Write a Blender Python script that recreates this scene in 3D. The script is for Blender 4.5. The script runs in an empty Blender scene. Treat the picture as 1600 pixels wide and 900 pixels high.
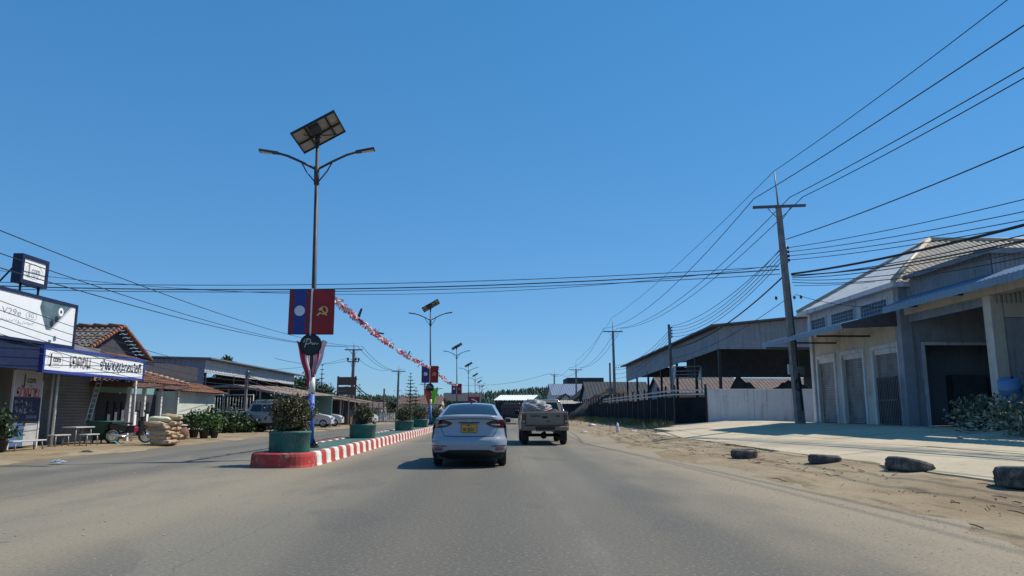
import bpy, math, random
from mathutils import Vector, Matrix, noise
random.seed(7)
SC = bpy.context.scene
COL = SC.collection
R = math.radians

# ------------------------------------------------------------------ camera
CAM = Vector((0.0, 0.0, 1.25))
FPX = 1150.0
PITCH, YAW = R(9.57), R(1.0)
FWD = Vector((math.sin(YAW) * math.cos(PITCH), math.cos(YAW) * math.cos(PITCH), math.sin(PITCH)))
RGT = Vector((math.cos(YAW), -math.sin(YAW), 0.0))
UPV = RGT.cross(FWD)
cd = bpy.data.cameras.new('camera')
cd.sensor_width = 36.0
cd.lens = 36.0 * FPX / 1600.0
cd.clip_start = 0.1
cd.clip_end = 9000.0
cam = bpy.data.objects.new('camera', cd)
cam.matrix_world = Matrix(((RGT.x, UPV.x, -FWD.x, CAM.x), (RGT.y, UPV.y, -FWD.y, CAM.y), (RGT.z, UPV.z, -FWD.z, CAM.z), (0, 0, 0, 1)))
COL.objects.link(cam)
SC.camera = cam

# ------------------------------------------------------------------ sky and sun
SUN_AZ, SUN_EL = R(22), R(50)       # measured from +X towards +Y
SDIR = Vector((math.cos(SUN_EL) * math.cos(SUN_AZ), math.cos(SUN_EL) * math.sin(SUN_AZ), math.sin(SUN_EL)))
world = bpy.data.worlds.new('World')
SC.world = world
world.use_nodes = True
wn = world.node_tree
sky = wn.nodes.new('ShaderNodeTexSky')
sky.sky_type = 'NISHITA'
sky.sun_disc = False
sky.sun_elevation = SUN_EL
sky.sun_rotation = math.atan2(SDIR.x, SDIR.y)
sky.altitude = 900
sky.air_density = 1.0
sky.dust_density = 0.0
sky.ozone_density = 2.0
hs_ = wn.nodes.new('ShaderNodeHueSaturation')       # the camera's colour rendering of the whole sky
hs_.inputs['Saturation'].default_value = 1.35
hs_.inputs['Hue'].default_value = 0.49
wn.links.new(sky.outputs[0], hs_.inputs['Color'])
ga_ = wn.nodes.new('ShaderNodeGamma')
ga_.inputs[1].default_value = 0.5
vm_ = wn.nodes.new('ShaderNodeVectorMath')
vm_.operation = 'MULTIPLY'
vm_.inputs[1].default_value = (1.02, 1.70, 2.55)
wn.links.new(hs_.outputs[0], ga_.inputs[0])
wn.links.new(ga_.outputs[0], vm_.inputs[0])
wn.links.new(vm_.outputs[0], wn.nodes['Background'].inputs[0])
wn.nodes['Background'].inputs[1].default_value = 0.115
sl = bpy.data.lights.new('sun', 'SUN')
sl.energy = 5.0
sl.angle = R(0.53)
sl.color = (1.0, 0.93, 0.80)
so = bpy.data.objects.new('sun', sl)
so.rotation_euler = SDIR.to_track_quat('Z', 'Y').to_euler()
so.location = (40, 20, 60)
COL.objects.link(so)
SC.view_settings.view_transform = 'Standard'
SC.view_settings.look = 'None'
SC.view_settings.gamma = 1.0
SC.view_settings.use_curve_mapping = False
SC.view_settings.exposure = 0.0
SC.render.engine = 'CYCLES'
SC.cycles.max_bounces = 6
SC.cycles.use_denoising = True
SC.cycles.denoiser = 'OPENIMAGEDENOISE'
SC.cycles.denoising_input_passes = 'RGB_ALBEDO_NORMAL'
SC.cycles.denoising_prefilter = 'ACCURATE'

# ------------------------------------------------------------------ measuring helpers (photo pixel -> place)
def ray(px, py):
    return FWD + RGT * ((px - 800) / FPX) - UPV * ((py - 450) / FPX)
def P(px, py, Y):
    d = ray(px, py)
    return CAM + d * (Y / d.y)
def PXW(px, py, X):
    d = ray(px, py)
    return CAM + d * (X / d.x)
def G(px, py, z=0.0):
    d = ray(px, py)
    return CAM + d * ((z - CAM.z) / d.z)

# ------------------------------------------------------------------ materials
class NT:
    def __init__(s, name):
        s.m = bpy.data.materials.new(name)
        s.m.use_nodes = True
        s.t = s.m.node_tree
        s.b = s.t.nodes['Principled BSDF']
        s._co = None
    def n(s, kind, **kw):
        x = s.t.nodes.new(kind)
        for k, v in kw.items():
            setattr(x, k, v)
        return x
    def l(s, a, b):
        s.t.links.new(a, b)
    def setin(s, sock, v):
        if hasattr(v, 'is_linked') or hasattr(v, 'links'):
            s.l(v, sock)
        else:
            if isinstance(v, (tuple, list)) and len(v) == 3 and sock.type == 'RGBA':
                v = tuple(v) + (1,)
            sock.default_value = v
    def co(s):
        if s._co is None:
            s._co = s.n('ShaderNodeTexCoord').outputs['Object']
        return s._co
    def wco(s):
        return s.n('ShaderNodeNewGeometry').outputs['Position']
    def noise(s, scale, detail=4, rough=0.55, vec=None, stretch=None):
        v = vec or s.co()
        if stretch:
            mp = s.n('ShaderNodeMapping')
            s.l(v, mp.inputs['Vector'])
            mp.inputs['Scale'].default_value = stretch
            v = mp.outputs[0]
        x = s.n('ShaderNodeTexNoise')
        s.l(v, x.inputs['Vector'])
        x.inputs['Scale'].default_value = scale
        x.inputs['Detail'].default_value = detail
        x.inputs['Roughness'].default_value = rough
        return x.outputs['Fac']
    def math(s, op, a, b=0.0, clamp=False):
        x = s.n('ShaderNodeMath', operation=op, use_clamp=clamp)
        s.setin(x.inputs[0], a)
        s.setin(x.inputs[1], b)
        return x.outputs[0]
    def smooth(s, v, lo, hi, a=0.0, b=1.0):
        x = s.n('ShaderNodeMapRange', interpolation_type='SMOOTHSTEP')
        s.setin(x.inputs[0], v)
        x.inputs[1].default_value = lo
        x.inputs[2].default_value = hi
        x.inputs[3].default_value = a
        x.inputs[4].default_value = b
        return x.outputs[0]
    def mix(s, f, a, b):
        x = s.n('ShaderNodeMix', data_type='RGBA')
        s.setin(x.inputs[0], f)
        s.setin(x.inputs[6], a)
        s.setin(x.inputs[7], b)
        return x.outputs[2]
    def xyz(s, v):
        x = s.n('ShaderNodeSeparateXYZ')
        s.l(v, x.inputs[0])
        return x.outputs
    def bump(s, h, strength=0.3, dist=0.02):
        x = s.n('ShaderNodeBump')
        s.l(h, x.inputs['Height'])
        x.inputs['Strength'].default_value = strength
        x.inputs['Distance'].default_value = dist
        s.l(x.outputs[0], s.b.inputs['Normal'])
    def out(s, col, rough=0.7, metal=0.0, spec=0.5):
        s.setin(s.b.inputs['Base Color'], col)
        s.setin(s.b.inputs['Roughness'], rough)
        s.setin(s.b.inputs['Metallic'], metal)
        s.setin(s.b.inputs['Specular IOR Level'], spec)
        return s.m

MATS = {}
def M(name, col=None, rough=0.7, metal=0.0, var=0.18, scale=3.0, spec=0.4, bump=0.0, dirt=None, dirtamt=0.3, coat=0.0, streak=0.0, chip=None):
    """simple paint-like procedural: colour broken up by two noises, optional grime tint"""
    if name in MATS:
        return MATS[name]
    t = NT(name)
    a = t.noise(scale, 5)
    b = t.noise(scale * 9, 3)
    f = t.math('ADD', t.math('MULTIPLY', a, 0.7), t.math('MULTIPLY', b, 0.3))
    f = t.smooth(f, 0.3, 0.7)
    lo = tuple(max(0, c * (1 - var)) for c in col)
    hi = tuple(min(1, c * (1 + var)) for c in col)
    c = t.mix(f, lo, hi)
    if dirt:
        g = t.noise(scale * 0.6 + 0.3, 6, 0.65)
        c = t.mix(t.math('MULTIPLY', t.smooth(g, 0.45, 0.7), dirtamt), c, dirt)
    if streak:      # rain runs and grime down the wall
        s1 = t.noise(1.0, 5, .65, None, (5, 5, .35))
        s2 = t.noise(.7, 4, .6, None, (1.2, 1.2, 1.6))
        k = t.math('MULTIPLY', t.smooth(s1, .48, .68), t.smooth(s2, .35, .62))
        c = t.mix(t.math('MULTIPLY', k, streak), c, (.11, .10, .085))
    if chip:        # paint chipped and scuffed off
        s3 = t.noise(9, 5, .7)
        s4 = t.noise(2.3, 3, .6)
        c = t.mix(t.math('MULTIPLY', t.smooth(t.math('ADD', t.math('MULTIPLY', s3, .6), t.math('MULTIPLY', s4, .4)), .55, .60), .8), c, chip)
    r = t.math('ADD', t.math('MULTIPLY', b, 0.2), rough - 0.1, True)
    t.out(c, r, metal, spec)
    if bump:
        t.bump(b, bump, 0.01)
    if coat:
        t.b.inputs['Coat Weight'].default_value = coat
        t.b.inputs['Coat Roughness'].default_value = 0.06
    MATS[name] = t.m
    return t.m

def leafmat(name, c1, c2, c3, p3=0.8):
    if name in MATS:
        return MATS[name]
    t = NT(name)
    g = t.n('ShaderNodeNewGeometry')
    rnd = g.outputs['Random Per Island']
    c = t.mix(rnd, c1, c2)
    c = t.mix(t.smooth(rnd, p3, p3 + 0.05), c, c3)
    t.out(c, 0.55, 0, 0.4)
    t.b.inputs['Transmission Weight'].default_value = 0.0
    MATS[name] = t.m
    return t.m

# ------------------------------------------------------------------ mesh builder
class MB:
    def __init__(s):
        s.v, s.f, s.mi, s.sm = [], [], [], []
        s.cur = 0
        s.smooth = False
    def add(s, vs, fs, smooth=None):
        o = len(s.v)
        s.v.extend(Vector(v) for v in vs)
        for f in fs:
            s.f.append(tuple(i + o for i in f))
            s.mi.append(s.cur)
            s.sm.append(s.smooth if smooth is None else smooth)
        return s
    def box(s, a, b):
        x0, y0, z0 = (min(a[i], b[i]) for i in range(3))
        x1, y1, z1 = (max(a[i], b[i]) for i in range(3))
        return s.hexa([(x0, y0, z0), (x1, y0, z0), (x1, y1, z0), (x0, y1, z0)], [(x0, y0, z1), (x1, y0, z1), (x1, y1, z1), (x0, y1, z1)])
    def hexa(s, lo, hi):
        return s.add(list(lo) + list(hi), [(3, 2, 1, 0), (4, 5, 6, 7), (0, 1, 5, 4), (1, 2, 6, 5), (2, 3, 7, 6), (3, 0, 4, 7)], False)
    def bbox(s, a, b, r=0.02):
        """box with chamfered edges"""
        x0, y0, z0 = (min(a[i], b[i]) for i in range(3))
        x1, y1, z1 = (max(a[i], b[i]) for i in range(3))
        r = min(r, (x1 - x0) * .45, (y1 - y0) * .45, (z1 - z0) * .45)
        vs, idx = [], {}
        for sx in (0, 1):
            for sy in (0, 1):
                for sz in (0, 1):
                    for ax in range(3):
                        p = [x1 if sx else x0, y1 if sy else y0, z1 if sz else z0]
                        sg = [1 if sx else -1, 1 if sy else -1, 1 if sz else -1]
                        for k in range(3):
                            if k != ax:
                                p[k] -= sg[k] * r
                        idx[(sx, sy, sz, ax)] = len(vs)
                        vs.append(p)
        fs = []
        I = idx
        for q in (0, 1):
            f = [I[(q, 0, 0, 0)], I[(q, 1, 0, 0)], I[(q, 1, 1, 0)], I[(q, 0, 1, 0)]]
            fs.append(f if q else f[::-1])
            f = [I[(0, q, 0, 1)], I[(0, q, 1, 1)], I[(1, q, 1, 1)], I[(1, q, 0, 1)]]
            fs.append(f if q else f[::-1])
            f = [I[(0, 0, q, 2)], I[(1, 0, q, 2)], I[(1, 1, q, 2)], I[(0, 1, q, 2)]]
            fs.append(f if q else f[::-1])
        for p in (0, 1):
            for q in (0, 1):
                fs.append([I[(p, q, 0, 0)], I[(p, q, 1, 0)], I[(p, q, 1, 1)], I[(p, q, 0, 1)]])
                fs.append([I[(p, 0, q, 0)], I[(p, 1, q, 0)], I[(p, 1, q, 2)], I[(p, 0, q, 2)]])
                fs.append([I[(0, p, q, 1)], I[(1, p, q, 1)], I[(1, p, q, 2)], I[(0, p, q, 2)]])
                for u in (0, 1):
                    pass
        for sx in (0, 1):
            for sy in (0, 1):
                for sz in (0, 1):
                    fs.append([I[(sx, sy, sz, 0)], I[(sx, sy, sz, 1)], I[(sx, sy, sz, 2)]])
        return s.add(vs, fs, False)
    def tube(s, pts, rad, n=8, cap=True, smooth=True):
        pts = [Vector(p) for p in pts]
        rr = rad if isinstance(rad, (list, tuple)) else [rad] * len(pts)
        t0 = (pts[1] - pts[0]).normalized()
        u = t0.cross(Vector((0, 0, 1)))
        if u.length < 0.05:
            u = t0.cross(Vector((1, 0, 0)))
        u.normalize()
        vs, fs = [], []
        for i, p in enumerate(pts):
            a = pts[max(i - 1, 0)]
            b = pts[min(i + 1, len(pts) - 1)]
            t = (b - a).normalized()
            u = (u - t * u.dot(t)).normalized()
            w = t.cross(u)
            for k in range(n):
                an = 2 * math.pi * k / n
                vs.append(p + (u * math.cos(an) + w * math.sin(an)) * rr[i])
        for i in range(len(pts) - 1):
            for k in range(n):
                a, b = i * n + k, i * n + (k + 1) % n
                fs.append((a, b, b + n, a + n))
        s.add(vs, fs, smooth)
        if cap:
            o = len(s.v) - len(vs)
            for ring, rev in ((0, True), (len(pts) - 1, False)):
                f = [o + ring * n + k for k in range(n)]
                s.f.append(tuple(f[::-1] if rev else f))
                s.mi.append(s.cur)
                s.sm.append(False)
        return s
    def cyl(s, a, b, r0, r1=None, n=16, smooth=True):
        return s.tube([a, b], [r0, r0 if r1 is None else r1], n, True, smooth)
    def lathe(s, prof, c=(0, 0, 0), ax=2, n=24, smooth=True, close=False):
        """profile (r, h) turned about an axis through c"""
        vs, fs = [], []
        m = len(prof)
        for k in range(n):
            a = 2 * math.pi * k / n
            ca, sa = math.cos(a), math.sin(a)
            for r, h in prof:
                p = {2: (r * ca, r * sa, h), 1: (r * sa, h, r * ca), 0: (h, r * ca, r * sa)}[ax]
                vs.append((p[0] + c[0], p[1] + c[1], p[2] + c[2]))
        for k in range(n):
            for j in range(m if close else m - 1):
                j2 = (j + 1) % m
                a, b = k * m + j, k * m + j2
                a2, b2 = ((k + 1) % n) * m + j, ((k + 1) % n) * m + j2
                fs.append((a, a2, b2, b))
        return s.add(vs, fs, smooth)
    def grid(s, nu, nv, fn, smooth=True, flip=False):
        vs = [fn(i / (nu - 1), j / (nv - 1)) for i in range(nu) for j in range(nv)]
        fs = []
        for i in range(nu - 1):
            for j in range(nv - 1):
                f = (i * nv + j, (i + 1) * nv + j, (i + 1) * nv + j + 1, i * nv + j + 1)
                fs.append(f[::-1] if flip else f)
        return s.add(vs, fs, smooth)
    def prism(s, poly, d):
        """planar polygon (3D points) extruded by vector d"""
        n = len(poly)
        d = Vector(d)
        vs = [Vector(p) for p in poly] + [Vector(p) + d for p in poly]
        fs = [tuple(range(n))[::-1], tuple(range(n, 2 * n))]
        for i in range(n):
            j = (i + 1) % n
            fs.append((i, j, j + n, i + n))
        return s.add(vs, fs, False)
    def corr(s, a, b, up, length=None, pitch=0.25, amp=0.03, kind='sin', lenfn=None, base=None, per=4):
        """corrugated sheet: eave a->b, ribs run along `up`; lenfn(t)=(from,to) fractions"""
        a, b, up = Vector(a), Vector(b), Vector(up)
        W = (b - a).length
        nrm = (b - a).cross(up).normalized()
        n = max(2, int(W / pitch)) * per
        vs, fs = [], []
        for i in range(n + 1):
            t = i / n
            ph = (t * W / pitch) % 1.0
            if kind == 'sin':
                h = math.sin(ph * 2 * math.pi)
            else:
                h = 1.0 if ph < 0.45 else -1.0
            lo, hi = lenfn(t) if lenfn else (0, 1)
            p = a.lerp(b, t) + nrm * (h * amp)
            vs.append(p + up * lo)
            vs.append(p + up * hi)
        for i in range(n):
            fs.append((2 * i, 2 * i + 2, 2 * i + 3, 2 * i + 1))
        return s.add(vs, fs, False)
    def build(s, name, mat, parent=None, off=None, bevel=0.0):
        me = bpy.data.meshes.new(name)
        vs = s.v
        if off is None and parent is not None and 'w' in parent:
            off = parent.location
        if off is not None:
            o = Vector(off)
            vs = [v - o for v in vs]
        me.from_pydata([tuple(v) for v in vs], [], s.f)
        for m in (mat if isinstance(mat, (list, tuple)) else [mat]):
            me.materials.append(m)
        me.polygons.foreach_set('material_index', s.mi)
        me.polygons.foreach_set('use_smooth', s.sm)
        me.update()
        ob = bpy.data.objects.new(name, me)
        COL.objects.link(ob)
        if parent is not None:
            ob.parent = parent
        return ob

def tag(o, label, cat, group=None):
    o['label'] = label
    o['category'] = cat
    if group:
        o['group'] = group
    return o
def struct(o):
    o['kind'] = 'structure'
    return o
def root(name, label, cat, loc=(0, 0, 0), rz=0.0, group=None, world=True):
    """Empty at a thing's base; world=True: parts are given in world coordinates (shifted to the base)"""
    o = bpy.data.objects.new(name, None)
    o.empty_display_size = 0.3
    o.location = loc
    o.rotation_euler = (0, 0, rz)
    COL.objects.link(o)
    tag(o, label, cat, group)
    if world:
        o['w'] = 1
    return o
def copy_tree(o, loc, rz, label, group=None, parent=None):
    c = o.copy()
    COL.objects.link(c)
    if parent is None:
        c.location = loc
        c.rotation_euler = (0, 0, rz)
        c['label'] = label
        if group:
            c['group'] = group
    else:
        c.parent = parent
    for ch in list(o.children):
        copy_tree(ch, None, None, None, None, c)
    return c
def single(name, mb, mat, label, cat, base, group=None):
    """a thing that is one mesh, built in world coordinates, origin moved to its base"""
    o = mb.build(name, mat, None, Vector(base))
    o.location = base
    return tag(o, label, cat, group)
def gz(x):
    """height of the right roadside ground"""
    if x < 6.5:
        return 0.0
    if x < 14:
        t = (x - 6.5) / 7.5
        return 0.70 * t
    return 0.70

# ------------------------------------------------------------------ lettering
GL = {
 'e': ([[(.12, 1), (.12, .14), (.22, .02), (.32, .12), (.22, .24), (.12, .14)]], .42),
 'J': ([[(.28, .42), (.14, .40), (.12, .55), (.28, .58), (.34, .44), (.2, .36), (.1, .6), (.16, .9), (.38, 1), (.6, .85), (.62, .25), (.45, .02), (.22, .06)]], .76),
 'K': ([[(.1, 0), (.1, .72), (.34, 1), (.62, .75), (.62, 0)], [(.1, .2), (.3, .28), (.4, .48), (.28, .6), (.2, .46), (.3, .36)]], .76),
 'O': ([[(.14, .64), (.26, .54), (.36, .64), (.26, .74), (.12, .62), (.1, .25), (.35, 0), (.62, .25), (.62, .75), (.36, 1), (.14, .88)]], .76),
 'm': ([[(.08, 1), (.14, .94), (.14, .12), (.24, .02), (.34, .12), (.24, .24), (.14, .12)], [(.3, .08), (.6, .3)], [(.62, 1), (.62, 0)]], .78),
 'M': ([[(-.1, 1.22), (0, 1.32), (.1, 1.22), (0, 1.12), (-.1, 1.22)], [(.08, .84), (.22, 1), (.4, .86), (.4, 0)]], .52),
 'H': ([[(.06, 1), (.1, .12), (.2, .02), (.28, .14), (.42, .9), (.52, 1), (.58, .8), (.58, .14), (.68, .02), (.78, .12), (.68, .24), (.58, .14)], [(.78, .1), (.95, .3)], [(.95, 1), (.95, 0)]], 1.1),
 '1': ([[(-.2, 1.14), (-.2, 1.4)]], .0),
 'a': ([[(.06, .84), (.2, 1), (.4, .86), (.4, 0)]], .52),
 'y': ([[(.3, .6), (.12, .66), (.12, .95), (.26, .98), (.28, .82), (.12, .6), (.1, .25), (.32, 0), (.6, .2), (.62, 1)]], .76),
 'u': ([[(-.25, -.12), (-.2, -.2), (-.2, -.42)]], .0),
 'p': ([[(.24, .9), (.16, 1), (.08, .9), (.16, .82), (.1, .2), (.3, 0), (.58, .16), (.62, 1.25)]], .74),
 ':': ([[(.06, .86), (.08, .68), (.2, .66), (.34, .88)], [(.06, .36), (.08, .18), (.2, .16), (.34, .38)]], .46),
 'k': ([[(.1, 0), (.1, .55), (.24, .68), (.1, .8), (.34, 1), (.62, .8), (.62, 0)]], .76),
 'n': ([[(.08, 1), (.14, .94), (.14, .12), (.24, .02), (.34, .12), (.24, .24), (.14, .12)], [(.3, .1), (.56, .3), (.56, 1)], [(.56, .3), (.62, .02), (.7, .06)]], .78),
 'I': ([[(.3, 0), (.3, 1.1), (.18, 1.34), (.04, 1.2), (.14, 1.1)]], .44),
 't': ([[(.06, 1), (.12, .9), (.12, 0)], [(.12, .25), (.32, .95), (.5, .98), (.6, .8), (.6, 0)]], .74),
 'i': ([[(-.6, 1.12), (-.38, 1.36), (-.14, 1.12), (-.6, 1.12)], [(-.14, 1.12), (-.14, 1.4)]], .0),
}
def catmull(pts, k=5):
    if len(pts) < 3:
        return pts
    q = [Vector((p[0], p[1])) for p in pts]
    q = [q[0] * 2 - q[1]] + q + [q[-1] * 2 - q[-2]]
    out = []
    for i in range(1, len(q) - 2):
        for j in range(k):
            t = j / k
            a, b, c, d = q[i - 1], q[i], q[i + 1], q[i + 2]
            out.append(0.5 * ((2 * b) + (c - a) * t + (2 * a - 5 * b + 4 * c - d) * t * t + (3 * b - a - 3 * c + d) * t ** 3))
    out.append(q[-2])
    return out
def ribbon(mb, pts2, w, fr, h=0.004):
    """flat stroke: 2D polyline -> strip in frame fr(x, y, lift)"""
    pts = [Vector((p[0], p[1])) for p in pts2]
    L, Rr = [], []
    for i, p in enumerate(pts):
        t = (pts[min(i + 1, len(pts) - 1)] - pts[max(i - 1, 0)])
        if t.length < 1e-6:
            t = Vector((1, 0))
        t.normalize()
        nrm = Vector((-t.y, t.x)) * (w / 2)
        L.append(p + nrm)
        Rr.append(p - nrm)
    vs = [fr(q.x, q.y, h) for q in L] + [fr(q.x, q.y, h) for q in Rr]
    n = len(pts)
    mb.add(vs, [(i, i + n, i + n + 1, i + 1) for i in range(n - 1)], False)
def lao(mb, s, x, y, h, wd, fr, sx=0.8, lift=0.004):
    for ch in s:
        st, adv = GL[ch]
        for pl in st:
            ribbon(mb, [(x + p[0] * h * sx, y + p[1] * h) for p in catmull(pl)], wd, fr, lift)
        x += adv * h * sx
    return x
def lao_width(s, h, sx=0.8):
    return sum(GL[c][1] for c in s) * h * sx
def latin(mb, s, x, y, h, fr, lift=0.004, bold=0.0, shear=0.0, sx=1.0):
    """built-in font outline as flat mesh in frame fr"""
    c = bpy.data.curves.new('txt', 'FONT')
    c.body = s
    c.size = h * 1.36
    c.offset = bold
    c.shear = shear
    c.resolution_u = 3
    o = bpy.data.objects.new('txt', c)
    COL.objects.link(o)
    dg = bpy.context.evaluated_depsgraph_get()
    me = bpy.data.meshes.new_from_object(o.evaluated_get(dg))
    mb.add([fr(x + v.co.x * sx, y + v.co.y, lift) for v in me.vertices], [tuple(p.vertices) for p in me.polygons], False)
    w = max([v.co.x for v in me.vertices] or [0]) * sx
    bpy.data.objects.remove(o)
    bpy.data.curves.remove(c)
    bpy.data.meshes.remove(me)
    return x + w
def frame3(o, ux, uy, un):
    o, ux, uy, un = Vector(o), Vector(ux), Vector(uy), Vector(un)
    return lambda x, y, z=0.0: o + ux * x + uy * y + un * z
def ellipse_ring(mb, cx, cy, rx, ry, w, fr, lift=0.004, p=2.0, n=36):
    def sp(t):
        c, s_ = math.cos(t), math.sin(t)
        return (cx + rx * math.copysign(abs(c) ** (2 / p), c), cy + ry * math.copysign(abs(s_) ** (2 / p), s_))
    ribbon(mb, [sp(2 * math.pi * k / n) for k in range(n + 1)], w, fr, lift)
def disc(mb, cx, cy, r, fr, lift=0.004, n=24, ry=None):
    ry = ry or r
    mb.add([fr(cx + r * math.cos(2 * math.pi * k / n), cy + ry * math.sin(2 * math.pi * k / n), lift) for k in range(n)], [tuple(range(n))], False)
def leaves(mb, c, rad, n, size, shell=0.55, flat=1.0, seed=1, lump=0.25):
    """leaf cards through an uneven ellipsoid volume"""
    rn = random.Random(seed)
    c = Vector(c)
    off = Vector((rn.random() * 50, rn.random() * 50, rn.random() * 50))
    for _ in range(n):
        d = Vector((rn.gauss(0, 1), rn.gauss(0, 1), rn.gauss(0, 1))).normalized()
        k = (shell + (1 - shell) * rn.random() ** 0.6) * (1 + lump * 2 * noise.noise(d * 2.2 + off))
        p = c + Vector((d.x * rad[0], d.y * rad[1], d.z * rad[2])) * k
        a = Vector((rn.gauss(0, 1), rn.gauss(0, 1), rn.gauss(0, 1) * flat)).normalized()
        b = a.cross(Vector((rn.gauss(0, 1), rn.gauss(0, 1), rn.gauss(0, 1)))).normalized()
        w = size * (0.6 + 0.8 * rn.random())
        mb.add([p - a * w, p - b * w * .45, p + a * w, p + b * w * .45], [(0, 1, 2, 3)], False)
    return mb

# ================================================================== ground, road, roadsides
def m_dirt():
    t = NT('dirt')
    w = t.wco()
    a, b, c = t.noise(0.35, 5, .6, w), t.noise(3.0, 6, .65, w), t.noise(45, 3, .6, w)
    col = t.mix(t.smooth(a, .35, .65), (.26, .195, .122), (.35, .28, .185))
    col = t.mix(t.math('MULTIPLY', t.smooth(b, .52, .72), .6), col, (.22, .165, .11))
    col = t.mix(t.math('MULTIPLY', t.smooth(c, .55, .75), .45), col, (.5, .45, .36))
    st_ = t.noise(2.2, 6, .7, w, (1, .22, 1))
    col = t.mix(t.math('MULTIPLY', t.smooth(st_, .51, .64), .68), col, (.17, .125, .08))
    sp_ = t.noise(16, 4, .7, w)
    col = t.mix(t.math('MULTIPLY', t.smooth(sp_, .60, .70), .5), col, (.15, .12, .085))
    t.out(col, .95, 0, .15)
    t.bump(t.math('ADD', t.math('MULTIPLY', b, .7), t.math('MULTIPLY', c, .3)), .9, .06)
    return t.m
def m_road():
    t = NT('asphalt')
    w = t.wco()
    x, y, z = t.xyz(w)
    big = t.noise(.16, 4, .55, w, (1, .25, 1))
    mid = t.noise(1.3, 5, .6, w, (1, .35, 1))
    fine = t.noise(75, 3, .7, w)
    grit = t.noise(22, 4, .75, w)
    col = t.mix(t.smooth(big, .35, .65), (.128, .116, .092), (.198, .180, .142))
    # wheel tracks: two polished bands in each lane
    for cx, wd in ((-1.45, .38), (-.02, .38), (2.0, .35), (3.35, .35), (-7.7, .45), (-9.4, .45)):
        d = t.math('ABSOLUTE', t.math('SUBTRACT', t.math('ADD', x, t.math('MULTIPLY', mid, .5)), cx + .25))
        m = t.math('MULTIPLY', t.smooth(d, wd * .4, wd * 1.7, 1, 0), .55)
        col = t.mix(m, col, (.105, .10, .09))
    # resurfaced strip edge
    d = t.math('ABSOLUTE', t.math('SUBTRACT', t.math('ADD', x, t.math('MULTIPLY', big, .25)), .98))
    col = t.mix(t.math('MULTIPLY', t.smooth(d, .05, .16, 1, 0), t.math('MULTIPLY', t.smooth(mid, .42, .68), .28)), col, (.25, .232, .195))
    # long cracks running with the road, and a few across
    wv = t.noise(.9, 4, .6, w)
    for cx, k in ((.55, 1.0), (2.75, .7), (-2.6, .7), (-8.6, .8)):
        d = t.math('ABSOLUTE', t.math('SUBTRACT', t.math('ADD', x, t.math('MULTIPLY', wv, .5)), cx + .25))
        col = t.mix(t.math('MULTIPLY', t.smooth(d, .004, .016, 1, 0), t.math('MULTIPLY', t.smooth(big, .42, .56), .38 * k)), col, (.06, .055, .048))
    pt = t.noise(.55, 2, .4, w, (1.2, .5, 1))
    col = t.mix(t.math('MULTIPLY', t.smooth(pt, .60, .62), .35), col, (.095, .092, .086))
    # dust blown against the kerb, the verge and across the opening in the median
    e1 = t.smooth(t.math('ADD', x, t.math('MULTIPLY', mid, 2.2)), 3.1, 5.7)
    e2 = t.smooth(t.math('ABSOLUTE', t.math('SUBTRACT', x, -4.3)), .15, 1.1, 1, 0)
    e3 = t.smooth(t.math('ADD', x, t.math('MULTIPLY', mid, 1.0)), -12.2, -11.0, 1, 0)
    px_, py_ = t.math('DIVIDE', t.math('ADD', x, 5.2), 3.4), t.math('DIVIDE', t.math('SUBTRACT', y, 12.0), 6.5)
    rr = t.math('SQRT', t.math('ADD', t.math('MULTIPLY', px_, px_), t.math('MULTIPLY', py_, py_)))
    e4 = t.math('MULTIPLY', t.smooth(rr, .25, 1.15, 1, 0), t.smooth(mid, .22, .62))
    dust = t.math('MAXIMUM', t.math('MAXIMUM', t.math('MULTIPLY', e1, 1.0), t.math('MULTIPLY', e2, .75)), t.math('MAXIMUM', t.math('MULTIPLY', e3, .7), t.math('MULTIPLY', e4, .8)))
    dust = t.math('MULTIPLY', dust, t.smooth(grit, .25, .6, .6, 1))
    col = t.mix(dust, col, (.305, .25, .175))
    col = t.mix(t.math('MULTIPLY', t.smooth(fine, .58, .74), .5), col, (.34, .33, .31))
    col = t.mix(t.math('MULTIPLY', t.smooth(fine, .42, .28), .5), col, (.05, .05, .05))
    g2 = t.noise(26, 3, .65, w)
    col = t.mix(t.math('MULTIPLY', t.smooth(g2, .55, .68), .55), col, (.30, .28, .24))
    col = t.mix(t.math('MULTIPLY', t.smooth(g2, .45, .32), .55), col, (.08, .076, .068))
    # oil drips and tar spots
    sp = t.noise(2.6, 2, .5, w)
    col = t.mix(t.math('MULTIPLY', t.smooth(sp, .74, .80), .6), col, (.05, .05, .05))
    t.out(col, .82, 0, .25)
    t.bump(t.math('ADD', t.math('MULTIPLY', fine, .5), t.math('MULTIPLY', grit, .6)), .55, .012)
    return t.m
def m_conc(name, c0, c1, stain, amt=.5):
    t = NT(name)
    w = t.wco()
    a, b, c = t.noise(.5, 5, .6, w), t.noise(4, 6, .65, w), t.noise(60, 3, .6, w)
    col = t.mix(t.smooth(a, .35, .65), c0, c1)
    col = t.mix(t.math('MULTIPLY', t.smooth(b, .5, .72), amt), col, stain)
    col = t.mix(t.math('MULTIPLY', t.smooth(c, .6, .75), .3), col, (.2, .18, .15))
    t.out(col, .9, 0, .2)
    t.bump(t.math('ADD', t.math('MULTIPLY', b, .4), t.math('MULTIPLY', c, .4)), .4, .012)
    return t.m
DIRT, ROAD = m_dirt(), m_road()
CONC = m_conc('apron_concrete', (.47, .40, .285), (.56, .48, .35), (.33, .26, .17), .65)
GROUND = m_conc('far_ground', (.20, .20, .10), (.30, .26, .15), (.10, .13, .05))

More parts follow.
